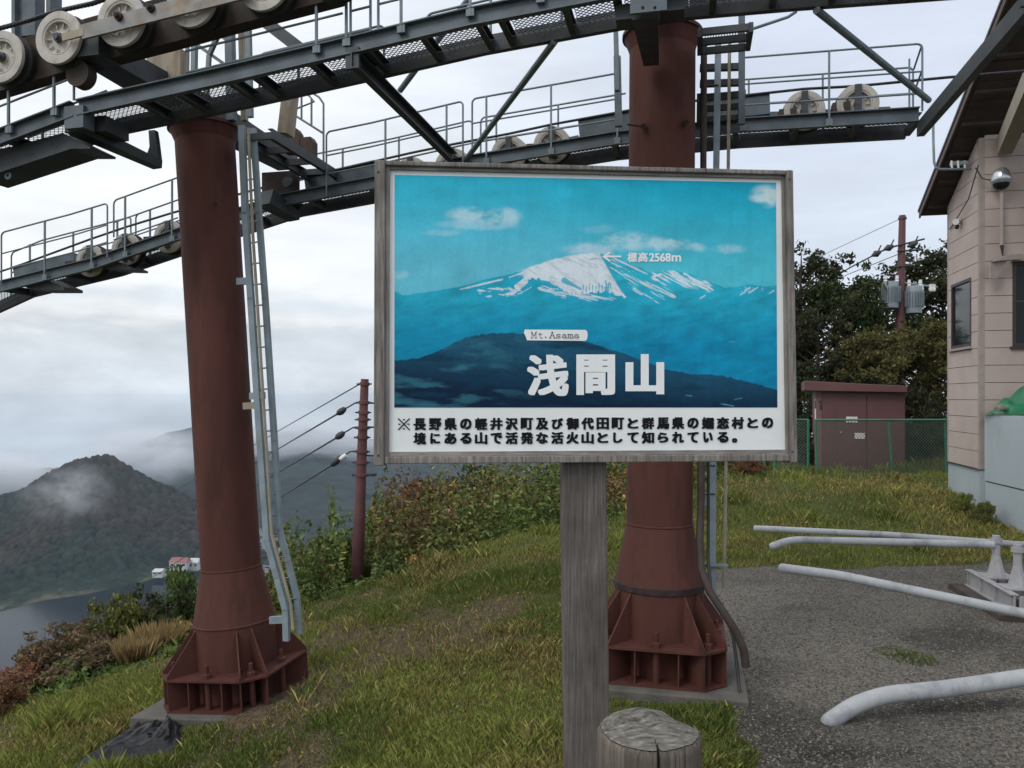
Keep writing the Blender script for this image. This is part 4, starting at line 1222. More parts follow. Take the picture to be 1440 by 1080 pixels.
# printed picture: a snow-capped volcano, painted point by point on one sheet
ca, cb, cc_, cd = sg(555, 246), sg(1091, 257), sg(1093, 573), sg(554.5, 573)
def picture():
    nx, ny = 620, 380
    fx = np.linspace(0, 1, nx); fy = np.linspace(0, 1, ny)
    FX, FY = np.meshgrid(fx, fy)
    PX = (555 + (1092 - 555) * FX); PY = (247 + 9 * FX) * (1 - FY) + 573 * FY
    def lin(c):
        c = np.array(c, float) / 255
        return np.where(c < 0.04045, c / 12.92, ((c + 0.055) / 1.055) ** 2.4)
    def mixc(a, b, t): return a * (1 - t[..., None]) + b * t[..., None]
    n1 = vnoise(PX / 38, PY / 16, 101, 5); n2 = vnoise(PX / 9, PY / 5, 103, 4); n3 = vnoise(PX / 70, PY / 30, 105, 4)
    right = sstep(650, 1000, PX)
    t = sstep(250, 400, PY)
    sky_l = mixc(lin((44, 164, 196)) * np.ones(PX.shape + (3,)), lin((92, 172, 198)), t)
    sky_r = mixc(lin((10, 150, 184)) * np.ones(PX.shape + (3,)), lin((72, 172, 196)), t)
    c = sky_l * (1 - right[..., None]) + sky_r * right[..., None]
    c = c * (0.90 + 0.20 * n1)[..., None]
    def cloud(c, x, y, w, h, a, col=(168, 196, 214)):
        d = ((PX - x) / w) ** 2 + ((PY - y) / h) ** 2
        m = np.clip(1.25 - d, 0, 1) * sstep(0.28, 0.85, vnoise(PX / 17 + x, PY / 9 + y, 107, 5) + 0.28 * np.clip(1 - d, 0, 1)) * a
        return mixc(c, lin(col), np.clip(m, 0, 1))
    c = cloud(c, 655, 303, 34, 12, .85); c = cloud(c, 705, 306, 26, 15, .85); c = cloud(c, 672, 317, 60, 9, .55); c = cloud(c, 620, 328, 30, 6, .4)
    c = cloud(c, 880, 340, 42, 15, .9); c = cloud(c, 930, 344, 40, 12, .85); c = cloud(c, 975, 349, 18, 8, .7); c = cloud(c, 1022, 351, 26, 8, .5)
    c = cloud(c, 1078, 275, 26, 17, 1.0, (188, 206, 222)); c = cloud(c, 560, 387, 16, 7, .5); c = cloud(c, 825, 352, 40, 12, .75, (170, 190, 212)); c = cloud(c, 835, 322, 30, 8, .2)
    rx = [555, 566, 600, 640, 662, 690, 720, 745, 770, 795, 815, 835, 850, 866, 885, 905, 912, 930, 950, 970, 985, 1000, 1018, 1038, 1055, 1075, 1092]
    ry = [411, 417, 412, 405, 399, 391, 385, 377, 368, 362, 359, 358, 359, 364, 373, 382, 384, 382, 382, 386, 392, 399, 405, 403, 400, 404, 402]
    ridge = np.interp(PX, rx, ry) + 2.2 * (vnoise(PX / 7, PY * 0, 109, 3) - .5)
    below = sstep(-0.7, 0.7, PY - ridge)
    g = sstep(380, 500, PY)
    land = mixc(lin((38, 158, 186)) * np.ones(PX.shape + (3,)), lin((2, 120, 162)), g)
    land = mixc(land, lin((8, 128, 166)), sstep(0.4, 0.8, n3) * 0.5)
    land = land * (0.72 + 0.56 * vnoise((PX + PY * 0.8) / 22, PY / 9, 111, 4))[..., None]
    c = mixc(c, land, below)
    # snow: main cap plus streaks that run down the slopes
    capx = [700, 725, 742, 755, 772, 788, 800, 815, 835, 848, 862, 880, 884]
    capy = [393, 391, 393, 395, 401, 409, 413, 414, 412, 409, 417, 421, 423]
    low = np.interp(PX, capx, capy) + 9 * (vnoise(PX / 4.0, PY / 14, 113, 3) - .5)
    rgt = np.interp(PY, [358, 372, 390, 410, 424], [838, 846, 856, 868, 880])
    snow = sstep(0.5, -1.0, PY - low) * sstep(1.0, -1.0, PX - rgt) * sstep(722, 738, PX + 3 * (n2 - .5))
    def seg(x0_, y0_, x1_, y1_, w0, w1=None):
        w1 = w0 if w1 is None else w1
        dx, dy = x1_ - x0_, y1_ - y0_; L2 = dx * dx + dy * dy
        tt = np.clip(((PX - x0_) * dx + (PY - y0_) * dy) / L2, 0, 1)
        d = np.hypot(PX - x0_ - tt * dx, PY - y0_ - tt * dy) + 1.6 * (n2 - .5)
        w = w0 + (w1 - w0) * tt
        return sstep(w + .6, w - .6, d)
    streaks = [(645, 408, 702, 394, .7, 1.3), (716, 414, 734, 397, 2.6, 4), (722, 404, 737, 391, 3.5, 2.6), (712, 391, 742, 381, .6, 1.8), (726, 414, 742, 405, .5, .5),
               (752, 406, 790, 418, .6, .9), (770, 410, 835, 423, .5, .7), (784, 412, 822, 420, .7, .9), (800, 415, 850, 421, .6, .8),
               (850, 360, 905, 386, 1.4, .8), (915, 389, 925, 386, 1.8, 1.6), (940, 384, 964, 396, 2.6, 1.8), (958, 384, 1000, 409, .6, .5)]
    for s in streaks:
        snow = np.maximum(snow, seg(*s) * 0.9)
    # wind-blown streaks following the slope: stretched noise inside soft regions
    def streaky(reg, ang, thr, seed, along=26, across=1.7):
        ca_, sa_ = math.cos(ang), math.sin(ang)
        u_ = PX * ca_ + PY * sa_; w_ = -PX * sa_ + PY * ca_
        n_ = vnoise(u_ / along, w_ / across, seed, 3) * 0.65 + vnoise(u_ / (along * .35), w_ / (across * .6), seed + 5, 2) * 0.35
        return sstep(thr, thr + 0.06, n_ + 0.25 * (reg - 1)) * (reg > 0.02)
    def region(poly_top, poly_bot, xs):
        tp = np.interp(PX, xs, poly_top); bt_ = np.interp(PX, xs, poly_bot)
        mid = (tp + bt_) / 2; hw = np.maximum((bt_ - tp) / 2, .1)
        return np.clip(1.3 - np.abs(PY - mid) / hw, 0, 1) * sstep(xs[0] - 2, xs[0] + 8, PX) * sstep(xs[-1] + 2, xs[-1] - 12, PX)
    snow = np.maximum(snow, .9 * streaky(region([360, 366, 384, 400, 408], [372, 392, 418, 426, 424], [848, 865, 890, 925, 952]), 0.50, 0.50, 301))
    snow = np.maximum(snow, .9 * streaky(region([384, 381, 388, 402], [396, 402, 409, 412], [908, 945, 975, 1004]), 0.46, 0.44, 311))
    snow = np.maximum(snow, .85 * streaky(region([408, 400, 404], [414, 419, 419], [665, 690, 735]), 0.12, 0.50, 321, 14, 2.0))
    snow = np.maximum(snow, .85 * streaky(region([396, 404, 410, 414], [410, 420, 425, 424], [748, 780, 820, 866]), 0.25, 0.50, 331, 20, 1.5))
    snow = np.maximum(snow, .6 * streaky(region([400, 402, 402], [414, 416, 412], [1030, 1055, 1090]), 0.5, 0.58, 341, 6, 1.5))
    for (x, y) in ((1050, 407), (1056, 410), (1043, 413), (1085, 411), (985, 418), (1062, 406)):
        snow = np.maximum(snow, 0.7 * seg(x - 4, y + 2, x + 3, y - 2, 0.9))
    dark = np.zeros_like(PX)
    for s in ((788, 395, 812, 408, 4.0, 1.0), (820, 366, 838, 364, .6, .5), (838, 364, 846, 367, .6, .4), (786, 366, 800, 367, .6, .4)) + tuple((815 + 4.4 * k, 402 + 3 * math.sin(k * 2.1), 814 + 4.6 * k, 412 + 3 * math.cos(k * 1.7), .8, .5) for k in range(9)) + ((846, 396, 850, 412, 1.0, .8), (852, 398, 854, 408, .9, .5)):
        dark = np.maximum(dark, seg(*s) * 0.85)
    snow = snow * (1 - dark) * (0.88 + 0.12 * n2)
    shade = 1 - 0.20 * sstep(0.5, 0.75, vnoise((PX * .9 + PY * .44) / 14, (-PX * .44 + PY * .9) / 3.0, 131, 4))
    c = mixc(c, lin((206, 206, 220)) * shade[..., None], np.clip(snow, 0, 1) * np.maximum(below, sstep(3, 0, ridge - PY)))
    # dark foothills
    fx_ = [555, 570, 588, 606, 622, 640, 655, 675, 700, 720, 745, 770, 800, 830, 850, 870, 890, 935, 968, 1000, 1030, 1048, 1065, 1092]
    fy_ = [508, 507, 504, 499, 491, 481, 474, 471, 469, 469, 471, 473, 478, 484, 491, 497, 505, 521, 526, 527, 532, 537, 541, 549]
    fh = np.interp(PX, fx_, fy_) + 3 * (vnoise(PX / 5, PY * 0, 121, 3) - .5)
    fb = sstep(-0.8, 0.8, PY - fh)
    n4 = vnoise((PX + PY) / 55, (PY - PX * 0.12) / 13, 123, 5)
    foot = mixc(lin((22, 72, 100)) * np.ones(PX.shape + (3,)), lin((0, 28, 54)), sstep(478, 550, PY - 14 * sstep(620, 760, PX) + 22 * (n4 - .5) - 25 * sstep(760, 1000, PX)))
    foot = mixc(foot, lin((46, 100, 122)), sstep(0.52, 0.75, n4) * 0.7 * sstep(820, 620, PX))
    foot = mixc(foot, lin((2, 44, 70)), sstep(0.45, 0.3, n4) * 0.75)
    foot = foot * (0.85 + 0.3 * vnoise(PX / 6, PY / 3, 127, 3))[..., None]
    c = mixc(c, foot, fb)
    for s in ((1010, 568, 1028, 571, .5), (1030, 562, 1040, 560, .5), (1022, 481, 1030, 481, .6), (960, 556, 968, 557, .8)):
        c = mixc(c, lin((90, 160, 180)), seg(*s) * 0.6)
    X = np.zeros(PX.shape); Y = np.zeros(PX.shape)
    A = np.array(ca); B = np.array(cb); Cc = np.array(cc_); Dd = np.array(cd)
    P = (A[None, None] * (1 - FX)[..., None] + B[None, None] * FX[..., None]) * (1 - FY)[..., None] + (Dd[None, None] * (1 - FX)[..., None] + Cc[None, None] * FX[..., None]) * FY[..., None]
    o = np.array(list(SC)) + P[..., 0:1] * np.array(list(SX)) + P[..., 1:2] * np.array(list(SY)) + 0.0012 * np.array(list(SN))
    m = mat('printed_picture', None, 0.5, attr='tint', var=0.05, vscale=6, spec=0.18)
    dirt_ = (1 - 0.06 * sstep(0.5, 0.8, vnoise(PX / 9, PY / 80, 401, 4))) * (0.88 + 0.24 * vnoise(PX / 34, PY / 30, 403, 5)) * (1 + 0.16 * (vnoise(PX / 2.2, PY / 2.2, 405, 3) - .5))
    g_ = grid_mesh('mountain_picture', o[..., 0][::-1], o[..., 1][::-1], o[..., 2][::-1], m, (np.clip(c * np.array((1.22, 1.33, 1.24)), 0, .85) * dirt_[..., None])[::-1].astype(np.float32), smooth=False, parent=sign)
picture()

# lettering: glyph outlines turned into meshes and fitted to their places on the sign
def glyph(txt):
    cu = bpy.data.curves.new('lettering', 'FONT'); cu.body = txt; cu.resolution_u = 3
    o = bpy.data.objects.new('lettering', cu); COL.objects.link(o)
    dg = bpy.context.evaluated_depsgraph_get()
    me = bpy.data.meshes.new_from_object(o.evaluated_get(dg))
    v = np.array([tuple(q.co) for q in me.vertices]); f = [tuple(p.vertices) for p in me.polygons]
    bpy.data.objects.remove(o); bpy.data.meshes.remove(me)
    return v, f
def lettering(name, items, m, bold, n0=0.0024, label=None):
    """items: (text, x0, y0, x1, y1) boxes in photo pixels; or em boxes with fit=False"""
    mb = MB()
    for it in items:
        txt, xa, ya, xb, yb = it[:5]
        v, f = glyph(txt)
        lo = v.min(0); hi = v.max(0)
        if len(it) > 5:          # em box: keep the glyph's own place inside its square
            lo = np.array((0.0, -0.12, 0)); hi = np.array((1.0, 0.88, 0)) * 1.0
            em = it[5]
            lo = np.array((0.0, -0.12 * em, 0)); hi = np.array((em, 0.88 * em, 0))
        a = (v[:, 0] - lo[0]) / (hi[0] - lo[0]); b_ = (v[:, 1] - lo[1]) / (hi[1] - lo[1])
        k = 0
        offs = [(ii * bold, jj * bold * 0.62) for ii in (-1, -.33, .33, 1) for jj in (-1, 0, 1)]
        for (ox, oy) in offs:
            pts = []
            for i in range(len(v)):
                X = xa + (xb - xa) * a[i] + ox; Y = yb + (ya - yb) * b_[i] + oy
                s = sg(X, Y)
                pts.append(SP(s[0], s[1], n0 + k * 0.00004))
            mb.add(pts, f); k += 1
    mb.build(name, m, sign, label=label)
v_, f_ = glyph('田'); EM = None
M_print = mat('black_print', (0.012, 0.013, 0.018), 0.7, var=0.1, spec=0.08)
M_wink = mat('white_print', (0.82, 0.85, 0.85), 0.5, var=0.04)
lettering('title_lettering', [('浅', 743.5, 500.5, 797, 555.5)], M_wink, 2.5)
lettering('title_lettering', [('間', 813.5, 500.5, 861.5, 553.5), ('山', 882.5, 500, 930.5, 552.5)], M_wink, 3.2)
def lerp(a, b, t): return a + (b - a) * t
line1 = '長野県の軽井沢町及び御代田町と群馬県の嬬恋村との'
line2 = '境にある山で活発な活火山として知られている。'
it = []
small = {'の': .9, 'び': .92, 'と': .86, 'に': .9, 'あ': .95, 'る': .9, 'で': .92, 'な': .95, 'し': .86, 'て': .9, 'ら': .84, 'れ': .95, 'い': .88}
def fit_line(s, xs, xe, yt0, yt1, h0, h1, out):
    n = len(s)
    for i, ch in enumerate(s):
        t = (i + 0.5) / n
        pit = 21.62 - 0.75 * (i / 23.0)
        xc = xs + sum(21.62 - 0.75 * (j / 23.0) for j in range(i)) + pit / 2
        yc = lerp(yt0, yt1, i / 23.0); h = lerp(h0, h1, i / 23.0); w = h * 1.0
        k = small.get(ch, 1.0)
        if ch == '。':
            out.append((ch, xc - w * .46, yc + h * .12, xc - w * .12, yc + h * .46)); continue
        wk = w * k * (0.84 if ch in 'しいに' else 1.0)
        out.append((ch, xc - wk / 2, yc - h * k / 2, xc + wk / 2, yc + h * k / 2))
fit_line(line1, 579.5, 0, 596.5, 594.6, 15.8, 15.3, it)
fit_line(line2, 579.5, 0, 616.6, 614.6, 15.8, 15.3, it)
it1 = [q for q in it]
lettering('caption_lettering', it1, M_print, 1.0)
def strokes(name, segs, w, m, n0=0.0026):
    mb = MB(); k = 0
    for pl in segs:
        for (a, b) in zip(pl[:-1], pl[1:]):
            A = Vector((*sg(*a), 0)); B = Vector((*sg(*b), 0))
            d = (B - A).normalized(); s = Vector((-d.y, d.x, 0)) * w / 2; d = d * w * 0.4
            q = [A - s - d, A + s - d, B + s + d, B - s + d]
            mb.add([SP(p.x, p.y, n0 + k * 0.00003) for p in q], [(3, 2, 1, 0)]); k += 1
    mb.build(name, m, sign)
cxr, cyr, rr_ = 568, 596.5, 7.6
ref = [[(cxr - rr_, cyr - rr_), (cxr + rr_, cyr + rr_)], [(cxr - rr_, cyr + rr_), (cxr + rr_, cyr - rr_)]]
for dx, dy in ((0, -6.4), (0, 6.4), (-6.4, 0), (6.4, 0)):
    ref.append([(cxr + dx - .9, cyr + dy), (cxr + dx + .9, cyr + dy)])
strokes('reference_mark', ref, 0.0036, M_print)
# height note and arrow
lettering('height_lettering', [('標', 882.5, 355.5, 895, 368.5), ('高', 897.5, 355.5, 910, 368.5), ('2568', 913, 356.5, 942.5, 368), ('m', 944.5, 359.5, 957, 368)], M_wink, 0.5)
strokes('arrow', [[(849, 361), (872.5, 361)], [(857, 355.5), (848.5, 361)], [(848.5, 361), (857, 367)]], 0.0058, M_wink)
# name label
mb = MB(); pts = []
for (x, y) in ((738, 463.5), (823, 464), (825.5, 466), (826.3, 471), (825.5, 477), (823, 479.5), (741, 478.7), (739.5, 474), (736.5, 468)):
    s = sg(x, y); pts.append(SP(s[0], s[1], 0.0024))
mb.add(pts, [tuple(range(len(pts)))])
mb.build('name_label', M_wink, sign)
def serif_text(x, yb, h, pitch):
    S = []
    def arc(cx, cy, rx, ry, a0, a1, n=7):
        return [(cx + rx * math.cos(math.radians(a0 + (a1 - a0) * k / n)), cy - ry * math.sin(math.radians(a0 + (a1 - a0) * k / n))) for k in range(n + 1)]
    xh = h * 0.62
    def ser(x_, y_, w=1.5): return [(x_ - w, y_), (x_ + w, y_)]
    def M(x):
        l, r = x + .8, x + pitch - 2.0; c = (l + r) / 2
        return [[(l, yb), (l, yb - h)], [(l, yb - h), (c, yb - h * .25), (r, yb - h)], [(r, yb - h), (r, yb)], ser(l, yb), ser(r, yb), [(l - 1.2, yb - h), (l, yb - h)], [(r, yb - h), (r + 1.2, yb - h)]]
    def t(x):
        c = x + pitch * .42
        return [[(c, yb - h * .85), (c, yb - 1.6)] , arc(c + 2, yb - 1.8, 2, 1.8, 180, 320), [(c - 2, yb - xh), (c + 3, yb - xh)]]
    def dot(x): return [[(x + 2.4, yb - .7), (x + 4.0, yb - .7)], [(x + 2.4, yb - 1.4), (x + 4.0, yb - 1.4)]]
    def A(x):
        l, r = x + .6, x + pitch - 1.4; c = (l + r) / 2
        return [[(l, yb), (c, yb - h), (r, yb)], [(l + 1.7, yb - h * .36), (r - 1.7, yb - h * .36)], ser(l, yb), ser(r, yb), [(c - 1.4, yb - h), (c, yb - h)]]
    def s(x):
        c = x + pitch * .43
        return [arc(c, yb - xh * .74, 2.4, xh * .25, 20, 270, 8), arc(c, yb - xh * .24, 2.6, xh * .25, 90, -160, 8), [(c + 2.4, yb - xh), (c + 2.4, yb - xh * .7)], [(c - 2.6, yb), (c - 2.6, yb - xh * .32)]]
    def a(x):
        c = x + pitch * .40
        return [arc(c, yb - xh * .72, 2.4, xh * .28, 170, 0, 7) + [(c + 2.4, yb - .6), (c + 3.8, yb)], arc(c - .2, yb - xh * .28, 2.6, xh * .28, 60, 330, 9)]
    def m_(x):
        l = x + .6; w = (pitch - 2.4) / 2
        return [[(l, yb), (l, yb - xh)], arc(l + w / 2, yb - xh * .72, w / 2, xh * .28, 180, 0, 6) + [(l + w, yb)], arc(l + w * 1.5, yb - xh * .72, w / 2, xh * .28, 180, 0, 6) + [(l + 2 * w, yb)], ser(l, yb, 1.1), ser(l + w, yb, 1.0), ser(l + 2 * w, yb, 1.1), [(l - 1.2, yb - xh), (l, yb - xh)]]
    for k, fn in enumerate((M, t, dot, A, s, a, m_, a)):
        S += fn(x + k * pitch)
    return S
strokes('name_lettering', serif_text(747, 475.5, 8.6, 8.55), 0.0017, M_ink, 0.0029)
# nails and a knot on the frame
for (x, y) in ((533, 245), (533, 640), (1106, 255), (1110, 635)):
    s = sg(x, y)
    MB().lathe(SP(s[0], s[1], 0.0222), SN, [(0.004, 0), (0.003, 0.0015), (0, 0.0018)], 8).build('nail', M_darksteel, sign)

# ------------------------------------------------------------------ log post in front of the sign
def log_post():
    D = 1.62
    c = at(913, 1018, D); R = 0.105
    zt = c.z - 0.012
    root = thing('log_post', (c.x, c.y, float(hz(c.x, c.y)) - 0.05), 'short weathered round log post with a cracked top in front of the sign', 'log post')
    n = 220; rows = []
    zs = [float(hz(c.x, c.y)) - 0.05] + list(np.linspace(zt - 0.5, zt - 0.02, 12)) + [zt - 0.008, zt]
    V = []; Fc = []
    for z in zs:
        for j in range(n):
            t = 2 * math.pi * j / n
            r = R * (1 + 0.018 * math.sin(3 * t + 1) + 0.012 * math.sin(7 * t) + 0.007 * math.sin(17 * t + 2))
            if z == zt: r *= 0.955
            cr_ = math.exp(-((t - 4.72) / 0.022) ** 2) * 0.03 + math.exp(-((t - 5.3) / 0.02) ** 2) * 0.006 + math.exp(-((t - 4.1) / 0.02) ** 2) * 0.008 + math.exp(-((t - 4.95) / 0.018) ** 2) * 0.005 + 0.0012 * math.sin(61 * t + 3 * math.sin(5 * t))
            r -= cr_
            chip = max(0, math.cos(t - 0.55)) ** 12
            zz_ = z - (0.030 * chip if z > zt - 0.02 else 0)
            V.append((c.x + r * math.cos(t), c.y + r * math.sin(t), zz_))
    m = len(zs)
    for i in range(m - 1):
        for j in range(n):
            q = (j + 1) % n
            Fc.append((i * n + j, i * n + q, (i + 1) * n + q, (i + 1) * n + j))
    b = MB().add(V, Fc)
    b.build('log', M_log, root, smooth=True)
    # sawn top: rings of vertices that rise to a worn crown
    V = []; Fc = []; rr2 = [0.0, .15, .3, .45, .6, .75, .88, .955]
    for k, fr in enumerate(rr2):
        for j in range(n):
            t = 2 * math.pi * j / n
            r = R * fr * (1 + 0.018 * math.sin(3 * t + 1) + 0.012 * math.sin(7 * t) + 0.007 * math.sin(17 * t + 2))
            if fr > .5: r -= math.exp(-((t - 4.72) / 0.022) ** 2) * 0.03 * (fr - .5) / .45
            x, y = r * math.cos(t), r * math.sin(t)
            chip = max(0, math.cos(t - 0.55)) ** 12 * fr ** 3
            z = zt + 0.020 * (1 - fr ** 2) + 0.030 * max(0, y / R) * (1 - fr) - 0.030 * chip + 0.004 * math.sin(x * 90 + y * 40) * (1 - fr)
            if abs(x + 0.055 - 0.1 * y) < 0.03 and -0.012 < y - 0.012 < 0.004: z -= 0.012
            V.append((c.x + x, c.y + y, z))
    for i in range(len(rr2) - 1):
        for j in range(n):
            q = (j + 1) % n
            Fc.append((i * n + j, i * n + q, (i + 1) * n + q, (i + 1) * n + j))
    mt = bpy.data.materials.new('end_grain'); mt.use_nodes = True
    nt = mt.node_tree; N = nt.nodes.new; L = nt.links.new
    bs = nt.nodes['Principled BSDF']; bs.inputs['Roughness'].default_value = 0.9
    t_ = N('ShaderNodeTexCoord'); wv = N('ShaderNodeTexWave'); wv.wave_type = 'RINGS'; wv.rings_direction = 'Z'
    wv.inputs['Scale'].default_value = 24; wv.inputs['Distortion'].default_value = 9; wv.inputs['Detail'].default_value = 6; wv.inputs['Detail Scale'].default_value = 1.5
    L(t_.outputs['Object'], wv.inputs['Vector'])
    nn = N('ShaderNodeTexNoise'); nn.inputs['Scale'].default_value = 60; nn.inputs['Detail'].default_value = 8
    mpg = N('ShaderNodeMapping'); mpg.inputs['Scale'].default_value = (0.5, 1.9, 1); L(t_.outputs['Object'], mpg.inputs['Vector']); L(mpg.outputs[0], nn.inputs['Vector'])
    ad = N('ShaderNodeMath'); ad.operation = 'MULTIPLY_ADD'; ad.inputs[1].default_value = 0.07
    L(wv.outputs['Fac'], ad.inputs[0]); L(nn.outputs['Fac'], ad.inputs[2])
    r_ = N('ShaderNodeValToRGB'); ramp_fill(r_, [(0.33, (0.035, 0.031, 0.025)), (0.47, (0.10, 0.092, 0.076)), (0.60, (0.150, 0.140, 0.118)), (0.76, (0.27, 0.26, 0.24))])
    L(ad.outputs[0], r_.inputs[0]); L(r_.outputs[0], bs.inputs['Base Color'])
    bp = N('ShaderNodeBump'); bp.inputs['Strength'].default_value = 0.8; bp.inputs['Distance'].default_value = 0.006
    L(ad.outputs[0], bp.inputs['Height']); L(bp.outputs[0], bs.inputs['Normal'])
    MB().add(V, Fc).build('sawn_top', mt, root, smooth=True)
log_post()

# ------------------------------------------------------------------ white guide pipes and their stand
def pipe(pts, r, label):
    # smooth the corner points
    q = [Vector(p) for p in pts]
    out = [q[0]]
    for i in range(1, len(q) - 1):
        a = q[i] + (q[i - 1] - q[i]).normalized() * min(0.12, (q[i - 1] - q[i]).length * .45)
        b = q[i] + (q[i + 1] - q[i]).normalized() * min(0.12, (q[i + 1] - q[i]).length * .45)
        for k in range(5):
            t = k / 4
            out.append(a * (1 - t) ** 2 + q[i] * 2 * t * (1 - t) + b * t * t)
    out.append(q[-1])
    d0 = (out[0] - out[1]).normalized()
    pts2 = [out[0] + d0 * r * 0.75, out[0] + d0 * r * 0.5] + out
    rs = [r * 0.55, r * 0.86] + [r] * len(out)
    o = MB().tube(pts2, rs, 20).build('guide_pipe', M_white, smooth=True)
    tag(o, label, 'guide pipe', 'white guide pipes over the gravel yard')
pipe([at(1063, 743, 9.3), at(1250, 752, 9.1), at(1440, 766, 8.95), at(1700, 780, 8.8)], 0.036, 'straight white guide pipe farthest back above the grass edge')
pipe([at(1086, 768, 8.7), at(1112, 759, 8.72), at(1250, 762, 8.6), at(1397, 766, 8.5)], 0.040, 'white guide pipe with a down bent tip resting on the stand')
pipe([at(1100, 799, 7.3), at(1180, 809, 7.2), at(1440, 863, 6.7), at(1700, 916, 6.3)], 0.043, 'white guide pipe slanting down right across the middle of the gravel')
pipe([at(1166, 1016, 5.3), at(1200, 992, 5.33), at(1245, 977, 5.36), at(1330, 969, 5.4), at(1440, 953, 5.45), at(1700, 915, 5.6)], 0.058, 'thick white guide pipe with a curved tip nearest the viewer on the gravel')
# stand
st = thing('pipe_stand', at(1400, 850, 8.2), 'pale grey steel stand with two flared posts under the guide pipes', 'pipe stand')
P = lambda x, y, D: at(x, y, D)
a0, a1 = at(1362, 800, 8.9), at(1427, 838, 7.75)
zt = (a0.z + a1.z) / 2; a0.z = a1.z = zt
dv = (a1 - a0).normalized(); sd = dv.cross(ZZ).normalized()
if sd.x < 0: sd = -sd
hh = 0.17
for off in (0.0, 0.30):
    p = a0 + sd * off - ZZ * hh / 2; q = a1 + sd * off - ZZ * hh / 2
    b = MB().beam(p, q, 0.012, hh).beam(p + ZZ * hh / 2, q + ZZ * hh / 2, 0.075, 0.010).beam(p - ZZ * hh / 2, q - ZZ * hh / 2, 0.085, 0.010)
    for k in (0.04, 0.34, 0.66, 0.96):
        m_ = p.lerp(q, k); b.obox(m_, dv * 0.006, sd * 0.030, ZZ * (hh / 2 - 0.006))
    b.build('base_beam', M_greywhite, st)
for k in (0.0, 1.0):
    p = a0.lerp(a1, k) - ZZ * hh / 2
    MB().beam(p + sd * 0.04, p + sd * 0.26, 0.012, hh - 0.02).build('end_plate', M_greywhite, st)
for (k, topy) in ((0.30, 758), (0.74, 771)):
    c0 = a0.lerp(a1, k) + sd * 0.15
    zc = EYE - (topy - HY) / F * c0.y
    MB().obox(c0 + ZZ * 0.012, dv * 0.13, sd * 0.15, ZZ * 0.007).build('saddle_plate', M_greywhite, st)
    MB().lathe(c0 + ZZ * 0.02, ZZ, [(0.092, 0), (0.050, 0.17), (0.040, 0.22), (0.040, zc - c0.z + 0.02), (0, zc - c0.z + 0.02)], 8).build('post', M_greywhite, st)
    MB().lathe(c0 + ZZ * (zc - c0.z - 0.04), ZZ, [(0.046, 0.0), (0.058, 0.0), (0.058, 0.05), (0.046, 0.05)], 16).build('collar', M_greywhite, st)
b = MB(); p = a0 - ZZ * (hh + 0.045); q = a1 - ZZ * (hh + 0.045)
b.beam(p - dv * .05 + sd * 0.12, q + dv * .12 + sd * 0.12, 0.62, 0.08)
o = b.build('timber_sleeper', mat('dark_brown_timber', (0.06, 0.045, 0.036), 0.9, var=0.4, bump=0.3)); tag(o, 'dark brown timber sleeper under the pale pipe stand', 'timber')

# ------------------------------------------------------------------ black weed sheet by the left tower
def weed_sheet():
    n = 70
    us = np.linspace(0, 1, 90); vs = np.linspace(0, 1, n)
    L0 = np.array([[p.x, p.y] for p in (at(98, 1079, 6.15), at(150, 1027, 6.5), at(200, 987, 6.95), at(236, 974, 7.25))])
    R0 = np.array([[p.x, p.y] for p in (at(180, 1092, 5.95), at(250, 1074, 6.05), at(256, 1042, 6.3), at(250, 1004, 6.75))])
    s = np.linspace(0, 1, 4)
    U_, V_ = np.meshgrid(us, vs)
    lx = np.interp(us, s, L0[:, 0]); ly = np.interp(us, s, L0[:, 1]); rx = np.interp(us, s, R0[:, 0]); ry = np.interp(us, s, R0[:, 1])
    e = 0.06 * (vnoise(U_ * 9, V_ * 0 + 1, 141, 3) - .5)
    X = lx[None] + (rx - lx)[None] * V_ + e; Y = ly[None] + (ry - ly)[None] * V_ + 0.06 * (vnoise(U_ * 8 + 4, V_ * 3, 143, 3) - .5)
    edge = np.minimum(np.minimum(U_, 1 - U_) * 8, np.minimum(V_, 1 - V_) * 5); edge = np.clip(edge, 0, 1) * (1 - 0.75 * sstep(0.72, 0.95, U_))
    fold = np.abs(vnoise(U_ * 3.0 + V_ * 2, V_ * 6.5 - U_ * 2, 145, 3) - .5) * 2
    Z = hz(X, Y) + 0.008 + edge * (0.026 + 0.045 * (1 - fold) ** 3 + 0.020 * (1 - np.abs(vnoise(U_ * 5 + V_ * 6, V_ * 11 - U_ * 3, 151, 3) - .5) * 2) ** 4 + 0.010 * np.sin(V_ * 24 + 9 * vnoise(U_ * 4, V_ * 3, 149, 3)))
    o = grid_mesh('weed_sheet', X, Y, Z, M_sheet, None)
    tag(o, 'crumpled black weed sheet lying on the grass at the lower left', 'plastic sheet')
weed_sheet()

